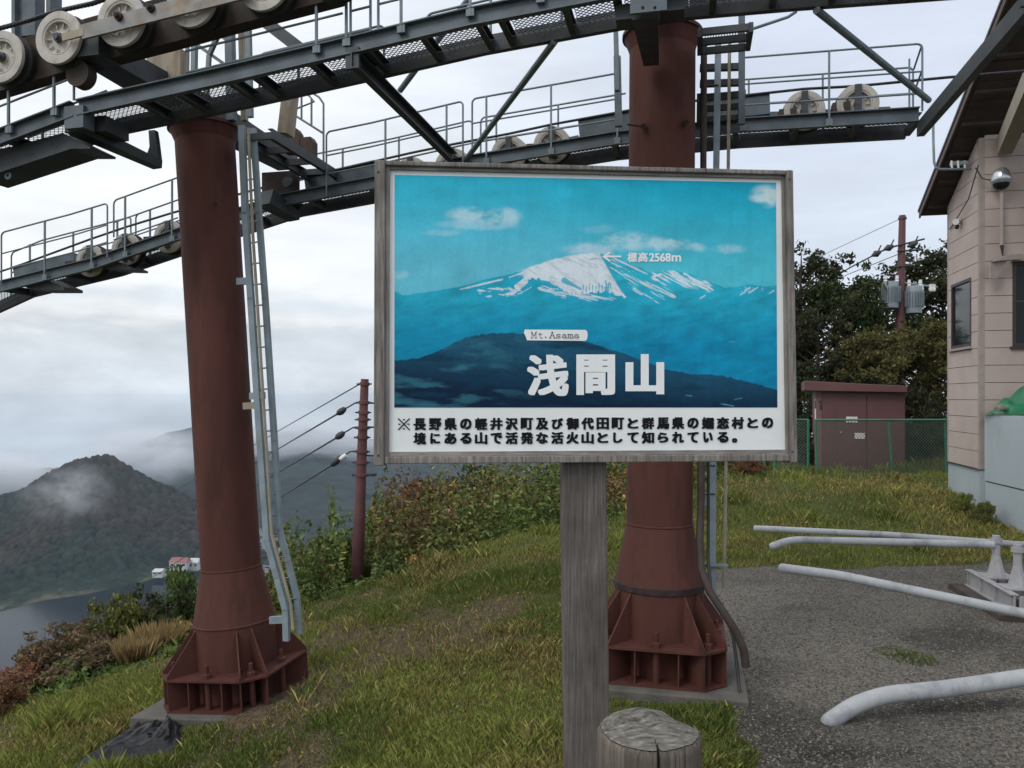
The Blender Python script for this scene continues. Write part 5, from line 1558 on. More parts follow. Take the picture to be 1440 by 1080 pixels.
# ------------------------------------------------------------------ station building
P0 = Vector((8.09, 13.5, 0)); DV = Vector((0.2112, 0.9774, 0)); DU = Vector((0.9774, -0.2112, 0))
def BP(u, v, z): return P0 + DU * u + DV * v + ZZ * z      # u right along the front, v back along the gable side
bld = thing('station_building', BP(0, 0, 0), 'mauve beige ropeway station with horizontal siding and a wide dark roof overhang', 'building')
LEN = 1.62
def roof_z(v): return 6.72 - 0.52 * v
WIN = (0.36, 1.40, 3.10, 4.32)           # gable window: v0, v1, z0, z1
FWIN = (0.48, 3.2, 3.06, 4.50)           # front window: u0, u1, z0, z1
def boards(face):
    b = MB(); z = 0.96; k = 0
    n = -DU if face == 'side' else -DV
    while z < 6.75:
        z1 = min(z + 0.298, 7.0)
        if face == 'side':
            spans = [(0.055, LEN)]; w = WIN
        else:
            spans = [(0.055, 3.4)]; w = FWIN
        zz0, zz1 = z, z1 - 0.010
        parts = []
        def addspan(s0, s1, a, c):
            if c - a > 0.01 and s1 - s0 > 0.01: parts.append((s0, s1, a, c))
        for (s0, s1) in spans:
            if zz1 <= w[2] or zz0 >= w[3]:
                addspan(s0, s1, zz0, zz1)
            else:
                if zz0 < w[2]: addspan(w[0], min(w[1], s1), zz0, w[2])
                if zz1 > w[3]: addspan(w[0], min(w[1], s1), w[3], zz1)
                addspan(s0, w[0], zz0, zz1); addspan(w[1], s1, zz0, zz1)
        for (s0, s1, a, c) in parts:
            if face == 'side':
                if a > roof_z(s0): continue
                f = lambda s, zz: BP(0, s, zz)
                sm = min(s1, (6.70 - c) / 0.52) if c > roof_z(s1) else s1
                poly = [(s0, a), (min(s1, (6.70 - a) / 0.52) if a > roof_z(s1) else s1, a)]
                if c > roof_z(s1):
                    if a < roof_z(s1): poly.append((s1, roof_z(s1) - 0.02))
                    if sm > s0: poly += [(sm, c), (s0, c)]
                    else: poly.append((s0, roof_z(s0) - 0.02))
                else:
                    poly += [(s1, c), (s0, c)]
            else:
                f = lambda s, zz: BP(s, 0, zz)
                poly = [(s0, a), (s1, a), (s1, min(c, 6.70)), (s0, min(c, 6.70))]
            lo = [f(s, zz) + n * 0.030 for s, zz in poly]
            m = len(lo)
            b.prism(lo, -n * 0.028)
        z = z1
    return b
boards('side').build('siding', M_siding, bld); boards('front').build('siding', M_siding, bld)
core = MB()
core.prism([BP(0.0, 0.01, 0.9), BP(0.0, LEN, 0.9), BP(0.0, LEN, roof_z(LEN) - .05), BP(0.0, 0.01, roof_z(0) - .05)], DU * 0.1)
core.prism([BP(0.101, 0.0, 0.9), BP(3.4, 0.0, 0.9), BP(3.4, 0.0, 6.7), BP(0.101, 0.0, 6.7)], DV * 0.1)
core.prism([BP(0.101, LEN, 0.9), BP(3.4, LEN, 0.9), BP(3.4, LEN, roof_z(LEN) - .05), BP(0.101, LEN, roof_z(LEN) - .05)], DV * 0.08)
core.build('wall', mat('dark_wall_core', (0.16, 0.13, 0.12), 0.9), bld)
cpost = MB().beam(BP(0.012, 0.012, 0.95), BP(0.012, 0.012, 6.66), 0.085, 0.085, up=DU); cpost.build('corner_trim', M_trim, bld)
MB().beam(BP(-0.028, LEN - 0.02, 0.95), BP(-0.028, LEN - 0.02, roof_z(LEN) - 0.05), 0.012, 0.06, up=DV).build('corner_trim', M_trim, bld)
MB().prism([BP(-0.02, 0.0, -0.4), BP(-0.02, LEN, -0.4), BP(-0.02, LEN, 0.93), BP(-0.02, 0.0, 0.93)], DU * 0.1).build('skirting', M_skirt, bld)
MB().beam(BP(-0.035, -0.02, 0.945), BP(-0.035, LEN, 0.945), 0.04, 0.016).build('drip_edge', M_darksteel, bld)
def window(face, w, label=None):
    v0, v1, z0, z1 = w
    if face == 'side':
        f = lambda s, z, d=0: BP(-d, s, z); n = -DU
    else:
        f = lambda s, z, d=0: BP(s, -d, z); n = -DV
    fr = MB(); t = 0.055
    for (a, c, za, zc) in ((v0, v0 + t, z0, z1), (v1 - t, v1, z0, z1), (v0 + t, v1 - t, z0, z0 + t), (v0 + t, v1 - t, z1 - t, z1)):
        fr.prism([f(a, za, 0.002), f(c, za, 0.002), f(c, zc, 0.002), f(a, zc, 0.002)], n * 0.038)
    if face == 'front':
        for s in (v0 + 0.55, v0 + 1.1, v0 + 1.65):
            fr.prism([f(s, z0 + t, 0.004), f(s + 0.04, z0 + t, 0.004), f(s + 0.04, z1 - t, 0.004), f(s, z1 - t, 0.004)], n * 0.02)
        fr.prism([f(v0 + t, z0 + .75, 0.003), f(v1 - t, z0 + .75, 0.003), f(v1 - t, z0 + .79, 0.003), f(v0 + t, z0 + .79, 0.003)], n * 0.018)
    fo = fr.build('window', M_frame, bld)
    MB().prism([f(v0 + t, z0 + t, 0.002), f(v1 - t, z0 + t, 0.002), f(v1 - t, z1 - t, 0.002), f(v0 + t, z1 - t, 0.002)], n * 0.006).build('pane', M_glass, fo)
    s = MB().prism([f(v0 - .04, z0 - 0.045, 0.0305), f(v1 + .04, z0 - 0.045, 0.0305), f(v1 + .04, z0 - 0.003, 0.0305), f(v0 - .04, z0 - 0.003, 0.0305)], n * 0.05)
    s.build('sill', M_trim if face == 'side' else M_frame, fo)
window('side', WIN); window('front', FWIN)
# shade box over the front window
MB().prism([BP(0.44, -0.031, 4.5), BP(3.3, -0.031, 4.5), BP(3.3, -0.031, 4.62), BP(0.44, -0.031, 4.62)], -DV * 0.12).build('window_hood', M_trim, bld)
# roof
rf = MB()
def RP(o, v, dz=0.0): return BP(o, v, 6.78 - 0.52 * v + dz)
o0, o1 = -0.42, 7.5  # unseen forward and right stretch of roof lengthened to shade the front wall
for (va, vb_) in ((1.93, -9.5),):
    rf.prism([RP(o0, va), RP(o0, vb_), RP(o0, vb_, 0.13), RP(o0, va, 0.13)], DU * (o1 - o0))
ro = rf.build('roof', M_soffit, bld)
bo = MB()
for k in range(32):
    v = 1.88 - k * 0.36
    bo.prism([RP(o0 + 0.05, v, -0.016), RP(o0 + 0.05, v - 0.33, -0.016), RP(o0 + 0.05, v - 0.33, -0.003), RP(o0 + 0.05, v, -0.003)], DU * (o1 - o0 - .06))
bo.build('soffit_board', M_soffit, ro)
bo = MB()
for k in range(18):
    v = 1.7 - k * 0.62
    bo.prism([RP(o0 + 0.05, v, -0.06), RP(o0 + 0.05, v - 0.06, -0.06), RP(o0 + 0.05, v - 0.06, -0.018), RP(o0 + 0.05, v, -0.018)], DU * (o1 - o0 - .06))
bo.build('batten', M_soffit, ro)
MB().prism([RP(o0 - 0.03, 1.95, -0.03), RP(o0 - 0.03, -9.5, -0.03), RP(o0 - 0.03, -9.5, 0.10), RP(o0 - 0.03, 1.95, 0.10)], DU * 0.028).build('bargeboard', M_barge, ro)
MB().prism([RP(o0 - 0.045, 1.97, 0.101), RP(o0 - 0.045, -9.5, 0.101), RP(o0 - 0.045, -9.5, 0.155), RP(o0 - 0.045, 1.97, 0.155)], DU * 0.10).build('roof_edge', M_darksteel, ro)
# beam coming out over the platform
b0, b1 = at(1413, 205, 13.3), at(1462, 92, 10.2)
MB().beam(b0, b1, 0.22, 0.30).build('eave_beam', mat('olive_beige_beam', (0.30, 0.25, 0.19), 0.7, var=0.1), bld)
# conduit and box under the eave
MB().tube([at(1312, 150, 13.6), at(1312.5, 200, 13.6), at(1313.5, 228, 13.6), at(1316, 236, 13.6), at(1322, 238, 13.6), at(1366, 237.5, 13.9)], 0.022, 8).build('conduit', M_galv, bld, smooth=True)
MB().obox(at(1348, 230, 13.9), DU * 0.13, DV * 0.05, ZZ * 0.03).build('insulator_rack', M_galv, bld)
for x in (1338, 1347, 1356):
    MB().tube([at(x, 226, 13.85), at(x + 1, 238, 13.85)], 0.018, 8).build('insulator', M_porc, bld)
MB().tube([at(1376, 232, 13.40), at(1362, 280, 13.75), at(1350, 300, 14.2), at(1336, 322, 14.9)], 0.010, 6).build('cable', M_ink, bld)
MB().tube([at(1372, 236, 13.38), at(1381, 251, 13.36), at(1396, 254, 13.3)], 0.010, 6).build('cable', M_ink, bld)
# dome camera with its pipe
cc = at(1408, 250, 13.25)
dm = MB().lathe(cc, ZZ, [(0, 0.17), (0.07, 0.165), (0.125, 0.11), (0.16, 0.0), (0.158, -0.06), (0.13, -0.10)], 28).build('dome_camera', M_silver, bld, smooth=True)
MB().lathe(cc, ZZ, [(0.128, -0.10), (0.115, -0.15), (0.06, -0.20), (0, -0.205)], 28).build('lens_dome', M_glass, dm, smooth=True)
MB().tube([at(1409, 268, 13.28), at(1409, 345, 13.28)], 0.034, 12).build('conduit', M_trim, bld, smooth=True)
MB().tube([at(1409, 343, 13.28), at(1409, 347, 13.28), at(1410, 360, 13.28)], [0.034, 0.028, 0.008], 12).build('conduit_boot', M_frame, bld)
q = lambda x, y: at(x, y, 13.25)
MB().prism([q(1391, 369), q(1416, 360), q(1416, 363), q(1401, 392), q(1391, 392)], Vector((0, -0.03, 0))).build('wall_bracket', M_trim, bld)
MB().prism([q(1393, 369), q(1410, 361), q(1431, 359), q(1431, 366), q(1412, 367)], Vector((0, -0.10, 0))).build('wall_bracket', M_trim, bld)
# small camera on the gable side
sc_ = at(1345, 314, 14.4)
s1 = MB().tube([sc_ + Vector((0.03, 0, 0.03)), sc_ + Vector((-0.08, -0.12, -0.0))], 0.055, 14).build('security_camera', M_porc, bld, smooth=True)
MB().tube([sc_ + Vector((0.0, -0.03, -0.05)), sc_ + Vector((-0.02, -0.04, -0.10))], 0.035, 12).build('lens_dome', M_ink, s1, smooth=True)

# pale platform wall and tarp
PW = Vector((0.15, 0.9887, 0)); PS = Vector((0.9887, -0.15, 0))
W0 = at(1384.5, 583, 13.35)
wl_ = thing('platform_wall', (W0.x, W0.y, 0), 'pale blue grey platform wall running forward from the station corner', 'wall')
zt_ = W0.z; zs_ = EYE - (676.5 - HY) / F * 13.35
def wallpiece(z0, z1, inset, name, m):
    p = Vector((W0.x, W0.y, 0)) + PS * inset
    MB().prism([p + ZZ * z0, p - PW * 6.0 + ZZ * z0, p - PW * 6.0 + ZZ * z1, p + ZZ * z1], PS * 0.18).build(name, m, wl_)
wallpiece(zs_ + 0.012, zt_, 0.0, 'upper_panel', M_skirt)
wallpiece(-0.4, zs_ - 0.012, 0.012, 'lower_panel', M_skirt)
wallpiece(zs_ - 0.013, zs_ + 0.013, 0.03, 'joint', M_ink)
# folded green tarp on top of the wall
def tarp():
    us = np.linspace(0, 1, 50); vs = np.linspace(0, 1, 40)
    U_, V_ = np.meshgrid(us, vs)
    a = at(1399, 583, 12.9)
    X = a.x + U_ * 1.1 + 0 * V_; Y = a.y - 0.25 + 0.7 * V_ - 0.9 * U_ * 0.15
    hgt = (0.42 * sstep(0, 0.45, U_)) * np.sin(np.clip(V_, 0, 1) * math.pi) ** 0.6 * (0.82 + 0.3 * vnoise(U_ * 4, V_ * 3, 161, 2))
    hgt += 0.06 * np.sin(U_ * 24 + 6 * vnoise(U_ * 3, V_ * 3, 163, 2)) * np.sin(V_ * math.pi)
    Z = a.z + 0.005 + np.maximum(hgt, 0)
    o = grid_mesh('folded_tarp', X, Y, Z, M_tarp, None)
    tag(o, 'bundled green tarp on top of the pale platform wall', 'tarp')
    p = at(1402, 575, 12.75)
    e = MB().tube([p + Vector((0, 0, -0.01)), p + Vector((0.10, 0.06, 0.02)), p + Vector((0.3, 0.14, 0.0))], [0.045, 0.055, 0.05], 12)
    e = e.build('tarp_roll_end', mat('pale_tarp_underside', (0.22, 0.24, 0.20), 0.7), smooth=True)
    e.parent = o; e.matrix_parent_inverse = Matrix.Identity(4); e.location = ORG[e.name] - ORG[o.name]
tarp()
# ------------------------------------------------------------------ maroon shed
SD = 18.2
def shed():
    y0 = 668.0; g = at(1152, 668, SD).z
    xl, xf, xr = at(1146.5, 600, SD).x, at(1157, 600, SD).x, at(1270, 600, SD).x
    root = thing('utility_shed', ((xf + xr) / 2, SD, g), 'maroon metal equipment shed behind the green fence', 'shed')
    zt = at(1200, 549, SD).z
    dp = 1.9
    MB().box(xf, xr, SD, SD + dp, g, zt).build('wall', M_shed, root)
    x1 = xf + (xr - xf) * 0.548
    for (a, b) in ((xf + 0.02, x1 - 0.012), (x1 + 0.012, xr - 0.02)):
        o = MB().box(a, b, SD - 0.022, SD - 0.001, g + 0.04, zt - 0.06).build('door', M_shed, root, bevel=0.006)
        r = MB()
        r.box(a + (b - a) * 0.30, a + (b - a) * 0.30 + 0.012, SD - 0.028, SD - 0.023, g + 0.06, zt - 0.08)
        r.build('seam', M_shed, o)
    p = at(1183.5, 608.5, SD)
    MB().lathe(Vector((p.x, SD - 0.023, p.z)), (0, -1, 0), [(0.022, 0), (0.022, 0.02), (0, 0.022)], 12).build('handle', M_silver, root)
    # left edge post with its narrow sign
    MB().box(xl + 0.02, xf - 0.003, SD - 0.012, SD + 0.06, g - 0.02, zt).build('edge_post', M_shedlite, root)
    MB().box(xl + 0.02, xl + 0.06, SD + 0.062, SD + dp - 0.2, g, zt).build('side_wall', M_shedlite, root)
    # roof with deep fascia, dropping slightly to the right
    zl0, zl1 = at(1140, 549, SD - .25).z, at(1140, 535, SD - .25).z
    zr0, zr1 = at(1277, 552, SD - .25).z, at(1277, 543, SD - .25).z
    xa, xb = at(1137, 540, SD - .25).x, at(1278, 540, SD - .25).x
    MB().prism([(xa, SD - .25, zl0), (xb, SD - .25, zr0), (xb, SD - .25, zr1), (xa, SD - .25, zl1)], Vector((0, 2.5, 0))).build('roof', M_shed, root, bevel=0.01)
    # notices
    def plate(px0, py0, px1, py1, name='notice'):
        a = at(px0, py1, SD); b = at(px1, py0, SD)
        return MB().box(a.x, b.x, SD - 0.034, SD - 0.030, a.z, b.z).build(name, M_plate, root)
    pl1 = plate(1190.5, 586, 1206, 594); pl2 = plate(1202, 608.8, 1216, 617)
    for (pl, xs, ys, n) in ((pl1, (1192.5, 1204.5), (588, 589.2, 591, 592.2), 1), (pl2, (1204, 1214.5), (611, 613, 615), 1)):
        k = MB()
        for yy in ys:
            a = at(xs[0], yy, SD); b = at(xs[1], yy, SD)
            k.box(a.x, b.x, SD - 0.036, SD - 0.0345, a.z - 0.004, a.z + 0.004)
        k.build('print_lines', mat('faint_print', (0.60, 0.57, 0.57), 0.6), pl)
    wp = at(1147.2, 576, SD); 
    w = MB().box(xl + 0.005, xl + 0.035, SD - 0.018, SD - 0.013, at(0, 596, SD).z, at(0, 562, SD).z).build('narrow_notice', M_plate, root)
    k = MB()
    def st(x0, y0, x1, y1):
        a = at(x0, y0, SD); b = at(x1, y1, SD)
        k.beam(Vector((a.x, SD - 0.020, a.z)), Vector((b.x, SD - 0.020, b.z)), 0.004, 0.014, up=Vector((0, 0, 1)) if abs(a.x - b.x) > abs(a.z - b.z) else Vector((1, 0, 0)))
    # narrow strip of dark marks on the post and the notice
    for (x0, y0, x1, y1) in ((1153.0, 564, 1156, 564), (1153.2, 564, 1153.2, 567.5), (1155.8, 564, 1155.8, 569), (1153.0, 567, 1156, 567), (1153.2, 571, 1156, 571), (1154.6, 569.5, 1154.6, 575.5), (1153.2, 575.5, 1156, 575.5), (1155.9, 571, 1155.9, 575.5)):
        st(x0, y0, x1, y1)
    k.box(xl + 0.008, xl + 0.032, SD - 0.021, SD - 0.0185, at(0, 575, SD).z, at(0, 563, SD).z)
    k.build('dark_lettering', M_ink, root)
    root.rotation_euler = (0, 0, -0.33); root.scale = (0.95, 1, 1)
shed()

# ------------------------------------------------------------------ green chain link fence
FD = 17.2
def fence():
    x0, x1 = at(1146, 600, FD).x, at(1334, 600, FD).x
    zt = at(1200, 590.5, FD).z; zb = at(1200, 669, FD).z
    root = thing('chain_link_fence', ((x0 + x1) / 2, FD, zb), 'green chain link fence in front of the maroon shed', 'fence')
    MB().tube([(x0, FD, zt), (x1, FD, zt)], 0.021, 10).build('top_rail', M_fence, root, smooth=True)
    MB().tube([(x0, FD, zb + 0.04), (x1, FD, zb + 0.04)], 0.012, 8).build('bottom_rail', M_fence, root, smooth=True)
    for (px, pb) in ((1147.5, 671), (1250, 669), (1330, 669)):
        a = at(px, 590, FD); lean = 0.10 if px == 1250 else 0.02
        MB().tube([(a.x + lean - 0.0, FD + 0.02, zb - 0.25), (a.x, FD + 0.02, zt)], 0.024, 10).build('post', M_fence, root, smooth=True)
    a = at(1143, 590, FD)
    MB().tube([(a.x, FD + 0.25, zb - 0.2), (a.x, FD + 0.25, zt)], 0.022, 10).build('post', M_fence, root, smooth=True)
    def net(x0, x1, z0, z1, y, name):
        b = MB(); s = 0.070; h = z1 - z0; n = int((x1 - x0 + h) / s) + 1; w = 0.0042
        for sg_ in (1, -1):
            for i in range(n):
                xa = x0 + i * s - (h if sg_ == 1 else 0)
                p = [xa, z0] if sg_ == 1 else [xa, z0]
                q = [xa + h * sg_, z1] if sg_ == 1 else [xa - h, z1]
                # clip in x
                (ax, az), (bx, bz) = p, q
                if ax > bx: (ax, az), (bx, bz) = (bx, bz), (ax, az)
                if bx <= x0 or ax >= x1: continue
                if ax < x0: f = (x0 - ax) / (bx - ax); az = az + (bz - az) * f; ax = x0
                if bx > x1: f = (x1 - ax) / (bx - ax); bz = az + (bz - az) * f; bx = x1
                if bx - ax < 0.02: continue
                yy = y + (0.003 if sg_ == 1 else -0.003)
                b.beam((ax, yy, az), (bx, yy, bz), 0.004, w * 2, up=Vector((0, 1, 0)).cross(Vector((bx - ax, 0, bz - az))).normalized())
        return b.build(name, M_wire, root)
    net(x0, x1, zb + 0.03, zt - 0.01, FD, 'wire_mesh')
    # gate to the left of the shed
    gx0, gx1 = at(1070, 600, FD).x, at(1141, 600, FD).x
    g = thing('wire_gate', ((gx0 + gx1) / 2, FD + .1, zb), 'green wire gate between the sign corner and the maroon shed', 'gate')
    zt2 = at(0, 590, FD).z; zb2 = at(0, 668, FD).z
    MB().tube([(gx1 - .04, FD + .1, zb2), (gx1 - .04, FD + .1, zt2), (gx0 + 0.35, FD + .1, zt2), (gx0 + .35, FD + .1, zb2), (gx1 - .04, FD + .1, zb2)], 0.020, 8).build('frame', M_fence, g, smooth=True)
    root = g
    net(gx0 + .35, gx1 - .04, zb2 + .02, zt2 - .02, FD + .1, 'wire_mesh')
    for px in (1076, 1090.5):
        a = at(px, 670, FD)
        MB().tube([(a.x, FD + .06, zb2 - .3), (a.x, FD + .06, zt2)], 0.030, 10).build('post', M_fence, g, smooth=True)
fence()
p_ = at(1118, 672, 17.4)
b = MB().box(at(1096, 0, 17.4).x, at(1140, 0, 17.4).x, 17.35, 18.6, p_.z - 0.3, p_.z + 0.03)
o = b.build('doorstep', M_concrete, bevel=0.02); tag(o, 'grey concrete slab at the foot of the green gate', 'slab')

# ------------------------------------------------------------------ utility poles and wires
def pole_right():
    D = 24.0
    t = at(1269, 303, D); x = at(1262, 560, D).x
    root = thing('utility_pole', (x, D, 0.3), 'maroon utility pole with two grey transformers behind the shed', 'utility pole', 'maroon utility poles')
    MB().tube([(x, D, 0.0), (at(1266, 440, D).x, D, at(0, 440, D).z), (t.x, D, t.z)], [0.17, 0.13, 0.095], 16).build('pole', M_polemar, root, smooth=True)
    MB().tube([t - ZZ * 0.12, t - ZZ * 0.06], 0.125, 12).build('band', M_polemar, root)
    for (px0, px1, py0, py1, sx) in ((1239, 1260.5, 396, 434, -1), (1272, 1293, 402, 441, 1)):
        a = at(px0, py1, D); b = at(px1, py0, D)
        r = (b.x - a.x) / 2; c = Vector(((a.x + b.x) / 2, D - 0.1, a.z)); h = b.z - a.z
        tr_ = MB().lathe(c, ZZ, [(0, 0), (r, 0), (r, h * .92), (r * .9, h * .97), (0, h)], 28).build('transformer', M_trafo, root, smooth=True)
        fins = MB()
        for k in range(12):
            an = math.pi + (k + .5) * math.pi / 12
            d = Vector((math.cos(an), math.sin(an), 0))
            fins.obox(c + d * (r + 0.03) + ZZ * h * .5, d * 0.035, d.cross(ZZ) * 0.006, ZZ * h * .28)
        fins.build('fin', M_trafo, tr_)
        for q in (-0.75, 0.75):
            p = c + Vector((q * r, -0.06, h * 0.93))
            MB().lathe(p, ZZ, [(0.045, 0), (0.06, 0.05), (0.045, 0.08), (0.06, 0.13), (0.045, 0.16), (0.05, 0.22), (0, 0.23)], 12).build('bushing', M_porc, tr_, smooth=True)
    for (px0, px1, py, r) in ((1258, 1284, 374, .03), (1262, 1298, 352, .03)):
        MB().tube([at(px0, py + 1.5, D - .1), at(px1, py - 1, D - .1)], r, 8).build('arm', M_insul, root)
    MB().tube([at(1272, 398, D - .1), at(1318, 404, D - .1)], 0.03, 8).build('arm', M_trafo, root)
    for px in (1296, 1309, 1313):
        p = at(px, 404, D - .12)
        MB().lathe(p - ZZ * 0.12, ZZ, [(0, -.02), (0.05, 0), (0.065, 0.08), (0.05, 0.11), (0.065, 0.2), (0, 0.22)], 12).build('insulator', M_porc, root, smooth=True)
    for (xa, ya, xb, yb) in ((1226, 360, 1238, 354), (1243, 351, 1256, 346), (1276, 347, 1290, 341)):
        MB().tube([at(xa, ya, D - .1), at((xa + xb) / 2, (ya + yb) / 2, D - .1), at(xb, yb, D - .1)], [0.03, 0.11, 0.05], 10).build('insulator', M_insul, root, smooth=True)
        MB().tube([at(xb - 4, yb + 1, D - .1), at(xb + 1, yb - 9, D - .1)], 0.02, 6).build('insulator_pin', M_insul, root)
    return root
pole_right()
def wire(pts, r, label, name='power_line'):
    q = []
    for i in range(len(pts) - 1):
        for k in range(8):
            q.append(pts[i].lerp(pts[i + 1], k / 8))
    q.append(pts[-1])
    o = MB().tube(q, r, 6).build(name, M_insul, smooth=True)
    tag(o, label, 'wire')
wire([at(1263, 309, 24), at(1167, 354, 30), at(1060, 402, 40)], 0.009, 'thin top wire running left from the top of the transformer pole')
wire([at(1300, 336, 23.9), at(1256, 347, 23.9), at(1240, 353, 23.9), at(1196, 376, 27), at(1090, 440, 40)], 0.028, 'thick black wire with insulators slanting left from the transformer pole')
wire([at(1262, 358, 24), at(1192, 386, 28), at(1080, 440, 40)], 0.012, 'thin lower wire below the thick insulated wire at the transformer pole')
def pole_left():
    D = 13.4
    t = at(513, 533, D); b = at(502, 815, D)
    root = thing('utility_pole', (b.x, D, b.z), 'maroon utility pole rising from bushes between the left tower and the sign', 'utility pole', 'maroon utility poles')
    ax = (t - b).normalized()
    MB().tube([b, t], [0.112, 0.068], 18).build('pole', M_polemar, root, smooth=True)
    for y in (540, 566, 580, 590, 602, 615, 635, 650, 668):
        f = (y - 533) / (815 - 533.0); c = t.lerp(b, f); r = 0.068 + 0.044 * f
        MB().lathe(c, ax, [(r + .002, -.03), (r + .022, -.025), (r + .022, .025), (r + .002, .03)], 16).build('band', M_polemar, root)
        MB().tube([c + Vector((-r - .06, -.03, 0)), c + Vector((r + .06, -.03, 0))], 0.014, 6).build('step_bolt', M_insul, root)
    for (xa, ya, xb, yb, white) in ((473, 583, 487, 574, 0), (471, 617, 485, 608, 0), (465, 655, 481, 642, 0)):
        MB().tube([at(xa, ya, D), at(xa + 3, ya - 2, D), at((xa + xb) / 2, (ya + yb) / 2, D), at(xb - 2, yb + 1, D), at(xb, yb, D)], [0.012, 0.05, 0.062, 0.045, 0.012], 10).build('insulator', M_insul, root, smooth=True)
        MB().tube([at(xb, yb, D), at(xb + 12, yb - 7, D), at(508, yb - 8, D)], 0.013, 6).build('jumper', M_insul, root)
    MB().tube([at(478, 646, D - .02), at(487, 640, D - .02)], 0.040, 10).build('insulator', M_porc, root, smooth=True)
    for y in (566, 600, 640, 668):
        MB().tube([at(508, y, D - .05), at(528, y + 1, D)], 0.016, 6).build('arm', M_insul, root)
    MB().tube([at(495, 668, D), at(530, 667, D)], 0.022, 6).build('arm', M_insul, root)
pole_left()
def lw(a, b, c, r, label): wire([at(*a), at(*b), at(*c)], r, label)
lw((506, 540, 13.4), (390, 607, 24), (150, 745, 60), 0.012, 'topmost wire descending to the valley from the pole in the bushes')
lw((473, 583, 13.4), (390, 632, 24), (150, 780, 60), 0.017, 'second wire from the top descending to the valley from the pole in the bushes')
lw((471, 617, 13.4), (392, 664, 24), (150, 815, 60), 0.017, 'third wire from the top descending to the valley from the pole in the bushes')
lw((465, 655, 13.4), (398, 697, 24), (150, 852, 60), 0.017, 'lowest heavy wire descending to the valley from the pole in the bushes')

# ------------------------------------------------------------------ leaves, shrubs, trees
def leaf_quads(C, N, S, seed, asp=0.5):
    """C centres, N outward directions, S sizes -> (n,4,3)"""
    r = np.random.default_rng(seed); n = len(C)
    d = r.normal(size=(n, 3)); d += N * 0.5; d /= np.linalg.norm(d, axis=1)[:, None]
    a = np.cross(d, r.normal(size=(n, 3))); a /= np.linalg.norm(a, axis=1)[:, None] + 1e-9
    b = np.cross(d, a)
    L = a * S[:, None]; W = b * (S * asp)[:, None]
    bend = d * (S * 0.18)[:, None]
    return np.stack([C - L, C + W * 0.9 - L * 0.1 + bend, C + L, C - W * 0.9 - L * 0.1 + bend], 1)
def clump_leaves(lumps, per, size, seed, shell=0.55):
    r = np.random.default_rng(seed); Cs = []; Ns = []
    for (c, rad) in lumps:
        n = max(8, int(per * rad[0] * rad[1]))
        d = r.normal(size=(n, 3)); d /= np.linalg.norm(d, axis=1)[:, None]
        rr = (shell + (1 - shell) * r.random(n)) * (0.75 + 0.5 * r.random(n))
        Cs.append(np.array(c) + d * rr[:, None] * np.array(rad)); Ns.append(d)
    C = np.concatenate(Cs); N = np.concatenate(Ns)
    S = size * (0.6 + 0.8 * r.random(len(C)))
    Q = leaf_quads(C, N, S, seed + 1)
    t = 0.55 + 0.9 * r.random(len(C))
    tint = np.stack([t * (0.9 + 0.3 * r.random(len(C))), t, t * (0.8 + 0.4 * r.random(len(C)))], -1)
    return Q, np.repeat(tint, 4, 0)
def unit_shrub(seed, kind):
    r = np.random.default_rng(seed); lumps = []; stems = MB()
    nl = 18 if kind != 'tall' else 12
    for k in range(nl):
        a = r.random() * 6.283; q = r.random() ** 0.6
        if kind == 'tall':
            h = 0.15 + 0.85 * k / nl; x, y = 0.22 * q * math.cos(a), 0.22 * q * math.sin(a); s = 0.20 * (1.15 - 0.8 * h)
        else:
            x, y = 0.72 * q * math.cos(a), 0.72 * q * math.sin(a); h = (0.25 + 0.62 * r.random()) * (1.05 - 0.5 * q * q); s = 0.17 + 0.17 * r.random()
        lumps.append(((x, y, h), (s, s, s * 0.75)))
        stems.tube([Vector((x * 0.1, y * 0.1, -0.3)), Vector((x * 0.45, y * 0.45, h * 0.5)), Vector((x, y, h + s * 0.4))], [0.022, 0.013, 0.004], 5, caps=False)
        for j in range(3):
            d = Vector((r.normal(), r.normal(), 0.8 + r.random())).normalized()
            stems.tube([Vector((x, y, h)), Vector((x, y, h)) + d * s * 1.25], [0.007, 0.002], 4, caps=False)
    # loose outer sprays for an uneven outline
    for k in range(16):
        a = r.random() * 6.283; e = 0.3 + 1.1 * r.random()
        d = np.array((math.cos(a) * math.cos(e), math.sin(a) * math.cos(e), math.sin(e)))
        c = d * np.array((0.85, 0.85, 0.95)) * (0.85 + 0.3 * r.random()) if kind != 'tall' else np.array((0.15 * math.cos(a), 0.15 * math.sin(a), 0.3 + 0.75 * r.random()))
        lumps.append((tuple(c), (0.10, 0.10, 0.10)))
    Q, T = clump_leaves(lumps, 3900 if kind != 'tall' else 2600, 0.040 if kind != 'tall' else 0.03, seed)
    return Q, T, stems
SHR = {}
